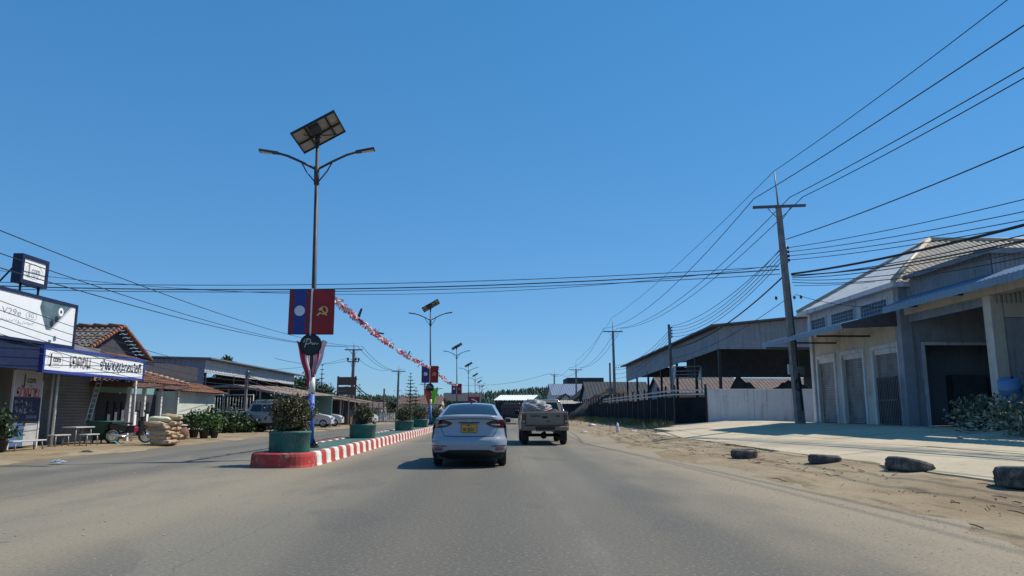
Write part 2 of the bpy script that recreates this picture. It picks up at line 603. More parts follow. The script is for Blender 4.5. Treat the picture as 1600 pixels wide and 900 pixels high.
mb = MB()
mb.add([(-4000, -60, -.06), (4000, -60, -.06), (4000, 7000, -.06), (-4000, 7000, -.06)], [(0, 1, 2, 3)])
struct(mb.build('ground', GROUND))
mb = MB()
mb.grid(10, 60, lambda u, v: (-13.2 + u * 18.8, -12 + v * 262, 0.0), False)
struct(mb.build('road', ROAD))

def wob(y, k, s=0.35):
    return .55 * noise.noise(Vector((y * s, k * 7.3, 0))) + .22 * noise.noise(Vector((y * s * 4, k * 3.1, 5)))
# left verge: hard dirt with a crumbled edge, slightly above the road
mb = MB()
def f(u, v):
    y = -12 + v * 262
    xe = -11.9 + wob(y, 1)
    x = xe + (-60 - xe) * (u ** 1.6)
    z = .004 + .06 * min(1, u * 12)
    if 0 < u < .5:
        z += .03 * noise.noise(Vector((x * .7, y * .7, 1)))
    return (x, y, z)
mb.grid(22, 400, f)
struct(mb.build('left_verge', DIRT))
# right verge: dirt rising towards the buildings
mb = MB()
def f(u, v):
    y = -12 + v * 262
    xe = 4.6 + wob(y, 2, .3) * 1.1
    x = xe + (70 - xe) * (u ** 2.0)
    z = gz(x) - .014
    if .02 < u and x < 9.5:
        k = min(1, (x - xe) / .9)
        z += k * (.05 * noise.noise(Vector((x * .9, y * .5, 3))) + .03 * noise.noise(Vector((x * 3, y * 2, 9)))) + .045 * k
    if x > 8.1:
        z -= .12
    return (x, y, z)
mb.grid(60, 500, f)
struct(mb.build('right_verge', DIRT))

# concrete apron before the right building: slabs with joints
ap = bpy.data.objects.new('concrete_apron', None)
COL.objects.link(ap)
struct(ap)
ap.location = (0, 0, 0)
xs = [7.95, 10.55, 13.9, 16.1]
ys = [3, 8.2, 13.2, 18.4, 23.5, 28.6, 33.8, 39.0, 44.2, 49.5]
rn = random.Random(3)
for i in range(3):
    for j in range(len(ys) - 1):
        a, b = xs[i] + .012, xs[i + 1] - .012
        c, d = ys[j] + .012, ys[j + 1] - .012
        if j > 6 and i == 0:
            a += 1.2 * (j - 6)
        if a > b - .3:
            continue
        dz = rn.uniform(-.008, .012)
        za, zb = gz(a) + .03 + dz, gz(b) + .03 + dz
        m = MB()
        m.hexa([(a, c, za - .14), (b, c, zb - .14), (b, d, zb - .14), (a, d, za - .14)], [(a, c, za), (b, c, zb), (b, d, zb), (a, d, za)])
        m.build('slab', CONC, ap)

# ================================================================== median with red and white kerb stones
M('kerb_red', (.40, .035, .03), .7, var=.3, scale=4, dirt=(.22, .12, .09), dirtamt=.5, chip=(.30, .25, .21))
M('kerb_white', (.68, .66, .61), .7, var=.12, scale=4, dirt=(.34, .28, .21), dirtamt=.55, chip=(.30, .27, .23))
M('median_green', (.045, .12, .095), .75, var=.3, scale=1.5, dirt=(.2, .18, .13), dirtamt=.5)
med = bpy.data.objects.new('median', None)
COL.objects.link(med)
struct(med)
MX0, MX1, MY0, MY1, MH = -5.78, -4.3, 17.9, 215.0, .33
mb = MB()
cx, hw = (MX0 + MX1) / 2, (MX1 - MX0) / 2 - .16
arc = [(cx + hw * math.cos(a), MY0 + hw * .75 * math.sin(a)) for a in [R(180 + 15 * k) for k in range(13)]]
mb.prism([(x, y, .0) for x, y in arc] + [(cx + hw, MY1, 0), (cx - hw, MY1, 0)], (0, 0, MH - .03))
mb.build('island_top', MATS['median_green'], med)
def kerbprof(off):
    # (outward, z): battered face, rounded top
    return [(0.02, 0.0), (0.0, .06), (-.012, .24), (-.03, .30), (-.07, MH), (-.17, MH), (-.18, .1)]
def kerb_run(pts, nrms, name, mat):
    m = MB()
    pr = kerbprof(0)
    k = len(pr)
    vs = [(p[0] + n[0] * o, p[1] + n[1] * o, z) for p, n in zip(pts, nrms) for o, z in pr]
    fs = []
    for i in range(len(pts) - 1):
        for j in range(k - 1):
            fs.append((i * k + j, (i + 1) * k + j, (i + 1) * k + j + 1, i * k + j + 1))
    fs.append(tuple(range(k)))
    fs.append(tuple(range((len(pts) - 1) * k, len(pts) * k))[::-1])
    m.add(vs, fs, False)
    return m.build(name, mat, med)
# the rounded red nose
hwk = (MX1 - MX0) / 2
npts, nn = [], []
for k in range(19):
    a = R(180 + 10 * k)
    npts.append((cx + hwk * math.copysign(abs(math.cos(a)) ** .75, math.cos(a)), MY0 + .78 * math.copysign(abs(math.sin(a)) ** .75, math.sin(a))))
    nv = Vector((math.cos(a) / hwk, math.sin(a) / .78)).normalized()
    nn.append((nv.x, nv.y))
kerb_run(npts, nn, 'kerb_nose', MATS['kerb_red'])['label'] = 'rounded red kerb nose at the near end of the island'
KL = .5
base = {}
for side in (1, -1):
    n_near = 64 if side == 1 else 40
    for k in range(n_near):
        x = MX1 if side == 1 else MX0
        c = 'kerb_white' if k % 2 == 0 else 'kerb_red'
        key = (side, c)
        if key not in base:
            o = kerb_run([(x, 0), (x, KL - .012)] if side == 1 else [(x, KL - .012), (x, 0)], [(side, 0), (side, 0)], 'kerb_stone', MATS[c])
            base[key] = o
        else:
            o = base[key].copy()
            COL.objects.link(o)
        o.parent = med
        o.location = (rn.uniform(-.008, .008), MY0 + k * KL, rn.uniform(-.006, .003))
    # beyond that the stones are too small to tell apart
    m = MB()
    pr = kerbprof(0)
    x = MX1 if side == 1 else MX0
    k = n_near
    while MY0 + k * KL < MY1:
        y0 = MY0 + k * KL
        m.cur = 0 if k % 2 == 0 else 1
        m.box((x, y0, 0), (x - side * .17, y0 + KL - .012, MH))
        k += 1
    o = m.build('far_kerb_stones', [MATS['kerb_white'], MATS['kerb_red']], med)
    o['kind'] = 'stuff'

# ================================================================== solar street lamps on the median
M('lamp_steel', (.055, .055, .062), .55, .3, var=.3, scale=2, dirt=(.16, .09, .05), dirtamt=.4)
M('pole_white', (.7, .7, .7), .5, var=.08)
M('pole_blue', (.05, .13, .46), .5, var=.2)
M('panel_back', (.36, .34, .32), .6, var=.15, scale=5)
M('panel_cells', (.012, .016, .04), .2, var=.3)
M('dark_metal', (.03, .03, .035), .5, .4, var=.3)
M('lamp_lens', (.5, .47, .42), .3, var=.1)
def make_lamp():
    r = root('street_lamp', '', 'street lamp', group='solar street lamps along the median', world=False)
    H0 = 0.0
    m = MB(); m.tube([(0, 0, 0), (0, 0, 3.0), (0, 0, 8.72)], [.085, .07, .045], 14); m.build('pole', MATS['lamp_steel'], r)
    m = MB(); m.bbox((-.2, -.2, -.01), (.2, .2, .03), .008)
    for sx in (-1, 1):
        for sy in (-1, 1):
            m.cyl((sx * .15, sy * .15, .03), (sx * .15, sy * .15, .09), .02, n=8)
    for a in range(4):
        d = Vector((math.cos(a * math.pi / 2), math.sin(a * math.pi / 2), 0)); w = Vector((-d.y, d.x, 0)) * .006
        m.prism([d * .09 - w + Vector((0, 0, .03)), d * .19 - w + Vector((0, 0, .03)), d * .09 - w + Vector((0, 0, .26))], w * 2)
    m.build('base_plate', MATS['dark_metal'], r)
    for s in (-1, 1):
        pts = [(s * .04, 0, 7.87), (s * .45, 0, 8.09), (s * .85, 0, 8.28), (s * 1.18, 0, 8.38)]
        m = MB(); m.tube([(p[0], p[1], p[2]) for p in pts], .036, 8); arm = m.build('arm', MATS['lamp_steel'], r)
        m = MB(); m.tube([(s * .04, 0, 7.47), (s * .3, 0, 7.80), (s * .44, 0, 8.07)], .02, 6); m.build('brace', MATS['lamp_steel'], r)
        m = MB()
        a, b = Vector((s * 1.12, 0, 8.37)), Vector((s * 1.66, 0, 8.45))
        t = (b - a).normalized(); w = Vector((0, .11, 0)); u = Vector((-t.z * s, 0, t.x * s)) * .035
        m.hexa([a - w * .6 - u, b - w - u, b + w - u, a + w * .6 - u], [a - w * .4 + u, b - w * .8 + u, b + w * .8 + u, a + w * .4 + u])
        hd = m.build('lamp_head', MATS['lamp_steel'], arm)
        m = MB(); u2 = u * 1.25; a2, b2 = a.lerp(b, .3), a.lerp(b, .93)
        m.hexa([a2 - w * .55 - u2, b2 - w * .75 - u2, b2 + w * .75 - u2, a2 + w * .55 - u2], [a2 - w * .55 - u * .9, b2 - w * .75 - u * .9, b2 + w * .75 - u * .9, a2 + w * .55 - u * .9])
        m.build('lens', MATS['lamp_lens'], arm)
    m = MB(); m.tube([(0, 0, 7.40), (0, 0, 7.95)], .075, 14); m.build('collar', MATS['lamp_steel'], r)
    # tilted panel: long edge rises to the right, short edge falls away from the viewer
    c = Vector((.02, .02, 9.0))
    a = Vector((math.cos(R(29)), 0, math.sin(R(29))))
    b = Vector((.12, .98, -.10)); b = (b - a * b.dot(a)).normalized()
    nrm = a.cross(b).normalized()
    if nrm.z < 0: nrm = -nrm
    L, W = .69, .58
    fr = frame3(c, a, b, nrm)
    m = MB()
    m.hexa([fr(-L, -W, -.004), fr(L, -W, -.004), fr(L, W, -.004), fr(-L, W, -.004)], [fr(-L, -W, .012), fr(L, -W, .012), fr(L, W, .012), fr(-L, W, .012)])
    pn = m.build('solar_panel', MATS['panel_back'], r)
    m = MB()
    m.hexa([fr(-L + .03, -W + .03, .014), fr(L - .03, -W + .03, .014), fr(L - .03, W - .03, .014), fr(-L + .03, W - .03, .014)], [fr(-L + .03, -W + .03, .017), fr(L - .03, -W + .03, .017), fr(L - .03, W - .03, .017), fr(-L + .03, W - .03, .017)])
    m.build('cells', MATS['panel_cells'], pn)
    m = MB()
    def bar(x0, y0, x1, y1, z0=-.045, z1=.02):
        m.hexa([fr(x0, y0, z0), fr(x1, y0, z0), fr(x1, y1, z0), fr(x0, y1, z0)], [fr(x0, y0, z1), fr(x1, y0, z1), fr(x1, y1, z1), fr(x0, y1, z1)])
    bar(-L - .012, -W - .012, L + .012, -W + .022); bar(-L - .012, W - .022, L + .012, W + .012)
    bar(-L - .012, -W + .022, -L + .022, W - .022); bar(L - .022, -W + .022, L + .012, W - .022)
    m.build('frame', MATS['dark_metal'], pn)
    m = MB()
    bar(-L + .03, -.03, L - .03, .03, -.085, -.046); bar(-.30, -W + .03, -.25, W - .03, -.046, -.01); bar(.36, -W + .03, .41, W - .03, -.046, -.01)
    m.build('mounting_rail', MATS['dark_metal'], pn)
    m = MB(); m.tube([fr(.41, W * .8, -.05), fr(.12, 0, -.2), fr(0, 0, -.1)], .018, 6); m.tube([fr(-.4, -.3, -.05), fr(0, 0, -.2)], .014, 6); m.build('stay', MATS['dark_metal'], pn)
    m = MB(); bar(-.20, -W + .1, .12, -.12, -.13, -.012); m.build('battery_box', MATS['lamp_steel'], pn)
    m = MB(); m.tube([(0, 0, 8.66), (0, 0, 8.94)], .07, 10); m.build('bracket', MATS['dark_metal'], r)
    return r
LAMPX = -5.12
lamp = make_lamp()
lamp.location = (LAMPX, 20.5, MH - .02)
lamp.rotation_euler = (0, R(-1.2), 0)
lamp['label'] = 'solar street lamp nearest the viewer, tall pole with blue and white painted foot'
for nm, z0, z1, mt in (('blue_band', .1, 1.42, 'pole_blue'), ('white_band', 1.42, 1.88, 'pole_white')):
    m = MB(); m.tube([(0, 0, z0), (0, 0, z1)], .096, 16); m.build(nm, MATS[mt], lamp)
names = ['second', 'third', 'fourth', 'fifth', 'sixth', 'seventh']
lamps = [lamp]
for k in range(6):
    c = copy_tree(lamp, (LAMPX, 20.5 + 35.5 * (k + 1), MH - .02), rn.uniform(-.06, .06), '%s solar street lamp along the median, counted from the viewer' % names[k])
    c.rotation_euler = (0, R(-1.0), c.rotation_euler.z)
    lamps.append(c)

# flag boards fixed to the first three lamps
M('board_red', (.30, .012, .016), .55, var=.15)
M('board_maroon', (.20, .02, .035), .55, var=.15)
M('board_blue', (.015, .045, .24), .55, var=.15)
M('board_white', (.62, .66, .74), .5, var=.08)
M('board_frame', (.02, .02, .03), .5, var=.2)
M('board_gold', (.72, .45, .16), .5, var=.1)
def flag_board(y, label, W=1.26, H=1.27, detail=True):
    zb = 3.36 if y < 40 else 3.42
    r = root('flag_board', label, 'flag board', (LAMPX - .09, y - .40, zb), group='twin flag boards on the lamp poles', world=False)
    m = MB(); m.bbox((-W / 2, .24, 0), (W / 2, .275, H), .01); m.build('back_board', MATS['board_frame'], r)
    fr = frame3((-W / 2, .238, 0), (1, 0, 0), (0, 0, 1), (0, -1, 0))
    def rect(x0, x1, z0, z1, mt, nm, t=.006, par=None):
        q = MB(); q.box((-W / 2 + x0, .239, z0), (-W / 2 + x1, .239 - t, z1)); return q.build(nm, MATS[mt], par or r)
    e = .02
    rect(e, .155, e, H - e, 'board_maroon', 'red_stripe'); rect(.155, .46, e, H - e, 'board_blue', 'blue_stripe'); rect(.46, W / 2, e, H - e, 'board_maroon', 'red_stripe')
    rect(W / 2, W - e, e, H - e, 'board_red', 'red_flag')
    q = MB(); disc(q, .305, H * .52, .145, fr, .012, 28)
    q.build('white_disc', MATS['board_white'], r)
    q = MB()
    ox, oz = W / 2 + .31, H * .52
    # crescent of the sickle with its handle, hammer crossing it
    arc = [(ox + .105 * math.cos(R(a)) + .02, oz + .105 * math.sin(R(a)) + .02) for a in range(-140, 120, 12)]
    wd = [.012 + .04 * math.sin(math.pi * min(1, (i + 1) / len(arc))) for i in range(len(arc))]
    for i in range(len(arc) - 1):
        ribbon(q, [arc[i], arc[i + 1]], (wd[i] + wd[i + 1]) / 2, fr, .010)
    ribbon(q, [arc[0], (ox - .15, oz - .13)], .045, fr, .011)
    ribbon(q, [(ox - .045, oz + .05), (ox + .12, oz - .13)], .036, fr, .012)
    ribbon(q, [(ox - .1, oz + .02), (ox - .0, oz + .1)], .062, fr, .013)
    q.build('hammer_and_sickle', MATS['board_gold'], r)
    q = MB(); q.box((-.25, .276, H * .25), (.25, .33, H * .25 + .04)); q.build('mounting_bar', MATS['dark_metal'], r)
    q = MB(); q.box((-.25, .276, H * .8), (.25, .33, H * .8 + .04)); q.build('mounting_bar', MATS['dark_metal'], r)
    q = MB(); q.box((-.022, .212, -.02), (.022, .2325, H + .02)); q.build('cover_strip', MATS['pole_white'], r)
    return r
flag_board(20.5, 'twin flag board on the nearest lamp, large gold hammer and sickle at right')
flag_board(56.0, 'twin flag board on the second lamp pole, above the red and green cloths')
flag_board(91.5, 'small distant twin flag board on the third lamp pole above the dark roof')

# round black plaques below the boards, with white script
M('plaque_black', (.012, .013, .018), .4, var=.2)
M('script_white', (.55, .56, .58), .5, var=.05)
for y, lab in ((20.5, 'round black plaque with white script on the nearest lamp pole'), (56.0, 'round black plaque on the second lamp pole above coloured cloths')):
    r = root('round_plaque', lab, 'sign', (LAMPX - .07, y, 3.08), group='round plaques below the flag boards', world=False)
    m = MB(); m.lathe([(0, -.185), (.27, -.185), (.29, -.17), (.29, -.13), (0, -.13)], (0, 0, 0), 1, 32, False); m.build('disc', MATS['plaque_black'], r)
    m = MB(); m.lathe([(.285, -.192), (.30, -.192), (.30, -.125), (.285, -.125)], (0, 0, 0), 1, 32, False, True); m.build('rim', MATS['dark_metal'], r)
    fr = frame3((0, -.186, 0), (1, 0, 0), (0, 0, 1), (0, -1, 0))
    q = MB()
    ribbon(q, catmull([(-.16, -.08), (-.12, .05), (-.09, .13), (-.02, .15), (.0, .08), (-.06, .02), (-.12, .02)]), .02, fr)
    ribbon(q, catmull([(-.16, .1), (-.2, .06), (-.15, .14), (-.06, .17)]), .014, fr)
    ribbon(q, catmull([(.0, .02), (.04, .06), (.05, .0), (.09, .05), (.1, .0), (.14, .05), (.17, .01), (.22, .04)]), .014, fr)
    q.build('script', MATS['script_white'], r)
    m = MB(); m.box((-.03, -.13, -.03), (.03, -.08, .03)); m.build('bracket', MATS['dark_metal'], r)

# cloths knotted round the poles
M('cloth_red', (.58, .05, .075), .8, var=.2, scale=6)
M('cloth_pink', (.85, .52, .58), .8, var=.2, scale=5)
M('cloth_green', (.22, .62, .06), .8, var=.15, scale=6)
M('cloth_orange', (.6, .10, .04), .8, var=.2, scale=6)
def cloth(px, y, s, mat, mat2, label, zt=3.25, zb=2.2, topx=.30, wid=.24, botx=.03, seed=0):
    m = MB()
    def f(u, v):
        w = wid * (1 - .75 * v ** 1.3)
        x = s * (topx + (botx - topx) * v ** .8 - w / 2 + w * u)
        yy = -.105 + .035 * math.sin(u * 11 + v * 3 + seed) + .015 * math.sin(v * 11 + u * 4)
        x += .02 * math.sin(v * 9 + seed)
        return (px + x, y + yy, zt + (zb - zt) * v + .03 * math.sin(u * 7 + seed))
    def g(u, v):
        a = Vector(f(u, v)); return (a.x, a.y + .012, a.z)
    for k, (ua, ub) in enumerate(((.0, .36), (.36, .62), (.62, 1.0))):
        m.cur = (1, 0, 0)[k] if s < 0 else (1, 0, 1)[k]
        m.grid(9, 26, lambda u, v: f(ua + (ub - ua) * u, v)); m.grid(9, 26, lambda u, v: g(ua + (ub - ua) * u, v), True, True)
    return single('cloth_drape', m, [MATS[mat], MATS[mat2]], label, 'cloth', (px + s * .1, y - .16, zb), 'festive cloths on the lamp poles')
cloth(LAMPX - .07, 20.5, -1, 'cloth_red', 'cloth_pink', 'red cloth hanging at the left of the nearest lamp pole', 3.16, 1.9, .27, .30, .02, 1)
cloth(LAMPX - .07, 20.5, 1, 'cloth_red', 'cloth_pink', 'pale pink cloth hanging at the right of the nearest lamp pole', 3.18, 2.25, .27, .34, .13, 3)
cloth(LAMPX, 56, -1, 'cloth_orange', 'cloth_red', 'orange-red cloth hanging at the left of the second lamp pole', 3.0, 1.75, .3, .5, .1, 5)
cloth(LAMPX, 56, 1, 'cloth_green', 'cloth_green', 'lime green cloth hanging at the right of the second lamp pole', 3.0, 1.75, .3, .5, .18, 7)

# bunting strung from lamp to lamp
M('string', (.5, .45, .45), .7)
M('tassel_red', (.60, .10, .15), .7, var=.2)
M('tassel_white', (.85, .66, .70), .7, var=.1)
M('tassel_dark', (.05, .05, .12), .7)
def bunting(p0, p1, sag, n, label, seed):
    p0, p1 = Vector(p0), Vector(p1)
    r = root('bunting', label, 'bunting', p0, group='tinsel bunting between the lamps')
    def at_(t):
        return p0.lerp(p1, t) - Vector((0, 0, sag * 4 * t * (1 - t)))
    m = MB(); m.tube([at_(k / 30) for k in range(31)], .008, 4); m.build('string', MATS['string'], r)
    rn2 = random.Random(seed)
    m = MB()
    for k in range(n):
        t = k / n
        p = at_(t)
        g = noise.noise(Vector((t * 14, seed, 0)))
        if t > .35 and g < -.18:
            continue
        big = rn2.random() < .06
        m.cur = 2 if big and rn2.random() < .6 else (0 if rn2.random() < (.32 if g < .1 else .55) else 1)
        for q in range(3):
            L = rn2.uniform(.09, .19) * (1.9 if big else 1)
            d = Vector((rn2.gauss(0, .6), rn2.gauss(0, .6), -abs(rn2.gauss(.4, .6)) if not big else rn2.uniform(-.3, 1))).normalized()
            w = d.cross(Vector((rn2.gauss(0, 1), rn2.gauss(0, 1), rn2.gauss(0, 1)))).normalized() * rn2.uniform(.025, .06)
            m.add([p - w, p + d * L - w * .7, p + d * L + w * .7, p + w], [(0, 1, 2, 3)])
    o = m.build('tassels', [MATS['tassel_red'], MATS['tassel_white'], MATS['tassel_dark']], r)
    o['kind'] = 'stuff'
bunting((LAMPX + .5, 20.4, 4.42), (LAMPX - .05, 55.5, 4.62), .30, 420, 'red and white tinsel bunting from the nearest lamp to the second', 2)
bunting((LAMPX + .35, 56.1, 4.4), (LAMPX + .0, 90.9, 4.62), .4, 240, 'red and white tinsel bunting from the second lamp to the third', 9)

# ================================================================== planters with clipped shrubs
M('planter_green', (.03, .16, .14), .65, var=.25, scale=3, dirt=(.12, .13, .1), dirtamt=.5, chip=(.16, .19, .16), streak=.5)
M('soil', (.05, .035, .025), .95, var=.3, scale=12)
M('bark', (.10, .075, .055), .9, var=.3, scale=8, bump=.4)
LEAF_SH = leafmat('shrub_leaf', (.020, .042, .012), (.095, .108, .034), (.29, .165, .11), .76)
LEAF_G = leafmat('green_leaf', (.025, .07, .015), (.09, .16, .035), (.16, .2, .05), .9)
LEAF_D = leafmat('dark_leaf', (.012, .035, .012), (.045, .085, .025), (.08, .11, .03), .9)
pl_y = [18.2, 28.1, 39.4, 48.0, 60.5, 73.5]
pl_lab = ['green round planter nearest the viewer, at the foot of the first lamp', 'second green round planter along the median from the viewer', 'third green round planter along the median from the viewer', 'fourth green round planter along the median, left of the white sedan roof', 'fifth green round planter, just past the second lamp', 'sixth green round planter along the median']
sh_lab = ['big round clipped shrub with reddish tips in the nearest planter', 'clipped shrub in the second planter from the viewer', 'clipped shrub in the third planter from the viewer', 'clipped shrub in the fourth planter from the viewer', 'clipped shrub in the fifth planter from the viewer', 'clipped shrub in the sixth planter from the viewer']
pl0 = None
for k, y in enumerate(pl_y):
    loc = (-5.03 + rn.uniform(-.06, .06), y, MH - .03)
    if pl0 is None:
        pl0 = root('planter', pl_lab[k], 'planter', loc, group='green planters on the median', world=False)
        m = MB(); m.lathe([(0, 0), (.455, 0), (.475, .03), (.485, .44), (.50, .45), (.50, .50), (.475, .505), (.43, .50), (.42, .42)], n=36); m.build('pot', MATS['planter_green'], pl0)
        m = MB(); m.lathe([(0, .46), (.2, .45), (.425, .43)], n=24); m.build('soil', MATS['soil'], pl0)
        m = MB(); m.cyl((.27, -.388, .28), (.28, -.40, .28), .02, n=10); m.build('drain_hole', MATS['dark_metal'], pl0)
    else:
        copy_tree(pl0, loc, rn.uniform(0, 6), pl_lab[k])
    b = root('shrub', sh_lab[k], 'shrub', (loc[0], loc[1], loc[2] + .43), group='clipped shrubs in the planters', world=False)
    m = MB()
    for q in range(5):
        a = q * 1.3 + k
        m.tube([(.05 * math.cos(a), .05 * math.sin(a), 0), (.14 * math.cos(a), .14 * math.sin(a), .2), (.28 * math.cos(a), .28 * math.sin(a), .48)], [.022, .016, .008], 6)
    m.build('stems', MATS['bark'], b)
    s = 1.0 if k == 0 else rn.uniform(.86, .98)
    m = MB(); leaves(m, (0, 0, .46 * s), (.50 * s * rn.uniform(.9, 1.08), .50 * s, .46 * s * rn.uniform(.86, 1.1)), 8500 if k == 0 else 3600, .033, .45, 1, 20 + k, .24); leaves(m, (.0, 0, .5 * s), (.60 * s, .60 * s, .56 * s), 500 if k == 0 else 260, .034, .8, 1, 70 + k, .3); m.build('foliage', LEAF_SH, b)

# ================================================================== utility poles
M('pole_concrete', (.20, .19, .185), .85, var=.25, scale=2.5, dirt=(.1, .09, .08), dirtamt=.5, bump=.3)
M('crossarm', (.12, .11, .11), .8, var=.25, scale=3)
M('insulator', (.05, .03, .03), .3, var=.2)
M('galv', (.25, .25, .26), .5, .5, var=.2)
M('meter_grey', (.4, .4, .38), .6, var=.1)
def shaft(m, b, t, w0, w1):
    b, t = Vector(b), Vector(t)
    def sq(c, w): return [c + Vector(q) for q in ((-w, -w, 0), (w, -w, 0), (w, w, 0), (-w, w, 0))]
    m.hexa(sq(b, w0 / 2), sq(t, w1 / 2))
def utility_pole(label, base, top, w0=.34, w1=.2, arms=((0.0, 2.4),), spike=1.7, rack=(), group='power poles', boxes=False, tilt=0.0):
    base, top = Vector(base), Vector(top)
    r = root('utility_pole', label, 'utility pole', base, group=group)
    m = MB(); shaft(m, base - Vector((0, 0, .3)), top, w0, w1); sh = m.build('shaft', MATS['pole_concrete'], r)
    pins = []
    ax = (top - base).normalized()
    for ai, (dz, L) in enumerate(arms):
        c = top - ax * dz
        e = Vector((L / 2, 0, tilt * L / 2))
        m = MB(); m.hexa([c - e + Vector((0, -.07 - w1 / 2, -.06)), c + e + Vector((0, -.07 - w1 / 2, -.06)), c + e + Vector((0, .05 - w1 / 2, -.06)), c - e + Vector((0, .05 - w1 / 2, -.06))],
                         [c - e + Vector((0, -.07 - w1 / 2, .06)), c + e + Vector((0, -.07 - w1 / 2, .06)), c + e + Vector((0, .05 - w1 / 2, .06)), c - e + Vector((0, .05 - w1 / 2, .06))])
        arm = m.build('crossarm', MATS['crossarm'], r)
        for s in (-1, 1):
            m = MB(); m.tube([c + e * (s * .45) + Vector((0, -.1, -.05)), c - ax * .62 + Vector((s * w1 * .5, -.1, 0))], .022, 5); m.build('brace', MATS['galv'], r)
        for u in (-.95, .42, .92):
            p = c + e * u + Vector((0, -.11, .06))
            m = MB(); m.lathe([(.0, 0), (.04, 0), (.04, .08), (.13, .10), (.14, .18), (.08, .21), (.12, .24), (.12, .32), (.05, .40), (0, .41)], p, 2, 10)
            m.build('insulator', MATS['insulator'], arm if ai == 0 else r)
            pins.append(p + Vector((0, 0, .37)))
    sp = None
    if spike:
        sp = top + ax * spike + Vector((-.02, 0, 0))
        m = MB(); m.tube([top - ax * .25, sp], [.05, .025], 6); m.build('spike', MATS['galv'], r)
    rk = []
    if rack:
        z0, n, st = rack
        m = MB()
        c0 = top - ax * z0; c1 = top - ax * (z0 + st * (n - 1))
        m.tube([c0 + Vector((w1 * .7, -.02, .15)), c1 + Vector((w1 * .7 + .04, -.02, -.15))], .03, 5)
        m.build('rack', MATS['galv'], r)
        for k in range(n):
            p = top - ax * (z0 + st * k) + Vector((w1 * .7 + .1, -.02, 0))
            m = MB(); m.lathe([(0, -.06), (.06, -.06), (.045, 0), (.06, .06), (0, .06)], p, 2, 8); m.build('insulator', MATS['insulator'], r)
            rk.append(p)
    if boxes:
        c = base + ax * 2.55
        m = MB(); m.bbox(c + Vector((-.38, -.22, -.25)), c + Vector((-.18, -.02, .22)), .02); m.build('meter_box', MATS['meter_grey'], r)
        m = MB(); m.bbox(c + Vector((.12, -.35, -.3)), c + Vector((.32, -.17, .1)), .02); m.build('meter_box', MATS['crossarm'], r)
        m = MB(); m.tube([c + Vector((.05, -.24, -.2)), base + ax * .6 + Vector((.05, -.24, 0))], .04, 6); m.tube([c + Vector((.05, -.22, .1)), base + ax * 6.6 + Vector((.1, -.16, 0))], .03, 6); m.build('conduit', MATS['dark_metal'], r)
        m = MB()
        for q in range(4):
            rr = .22 + .02 * q
            cc = base + ax * (1.75 + .03 * q) + Vector((-.03, -.24, 0))
            m.tube([cc + Vector((rr * .5 * math.cos(t * .7), -.02 * q, rr * math.sin(t * .7))) for t in range(10)], .014, 5)
        m.build('cable_coil', MATS['dark_metal'], r)
    return r, pins, sp, rk
A = utility_pole('leaning concrete power pole before the shuttered building, with meter boxes', (14.05, 34.6, gz(14.05)), P(1216, 322, 34.2), .37, .21, ((.05, 2.55),), 1.75, (2.05, 4, .2), boxes=True, tilt=.045)
LVt = P(1045, 507, 60.6)
LV = utility_pole('slim dark pole without crossarm before the long open shed', (LVt.x + .15, 60.6, .7), LVt, .3, .18, (), 0, (.25, 4, .25))
Bt = P(957.5, 517, 93.6)
B = utility_pole('power pole with crossarm at the far end of the open shed', (Bt.x + .1, 93.6, .7), Bt, .36, .24, ((.1, 2.5),), 1.7)
B2t = P(952.8, 567, 97)
B2 = utility_pole('short bare pole beside the power pole at the shed end', (B2t.x, 97, .7), B2t, .26, .2, (), 0)
Ct = P(900, 577, 138)
C_ = utility_pole('distant power pole before the blue roofed building', (Ct.x, 138, .7), Ct, .36, .24, ((.1, 2.4),), 1.6)
Dt = P(866, 585, 190)
D_ = utility_pole('farthest power pole on the right, against the wooded hill', (Dt.x, 190, .4), Dt, .4, .3, ((.1, 2.2),), 1.6)
L1t = P(553, 546, 84)
L1 = utility_pole('tall power pole with two crossarms beside the brown signboard', (L1t.x, 84, .05), L1t, .42, .26, ((.05, 2.0), (1.4, 1.3)), 1.1)
L2t = P(623, 580, 121)
L2 = utility_pole('power pole with crossarm left of the conifer', (L2t.x - .1, 121, .05), L2t, .42, .26, ((.05, 2.3),), 1.1)
L0t = P(386, 580, 47.5)
L0 = utility_pole('thin low pole with stacked insulators before the left open shed', (L0t.x, 47.5, .05), L0t, .16, .14, (), 0, (.1, 4, .26))
L3t = P(600.5, 607, 100)
L3 = utility_pole('short bare pole by the white railing on the left', (L3t.x, 100, .05), L3t, .26, .2, (), 0)
L4t = P(664, 598, 150)
L4 = utility_pole('distant pole with crossarm behind the second flag board', (L4t.x, 150, .05), L4t, .3, .24, ((.3, 2.2),), 0)
L5t = P(683, 605, 165)
L5 = utility_pole('distant pole with crossarm just right of the second flag board', (L5t.x, 165, .05), L5t, .3, .24, ((.3, 2.4),), 0)

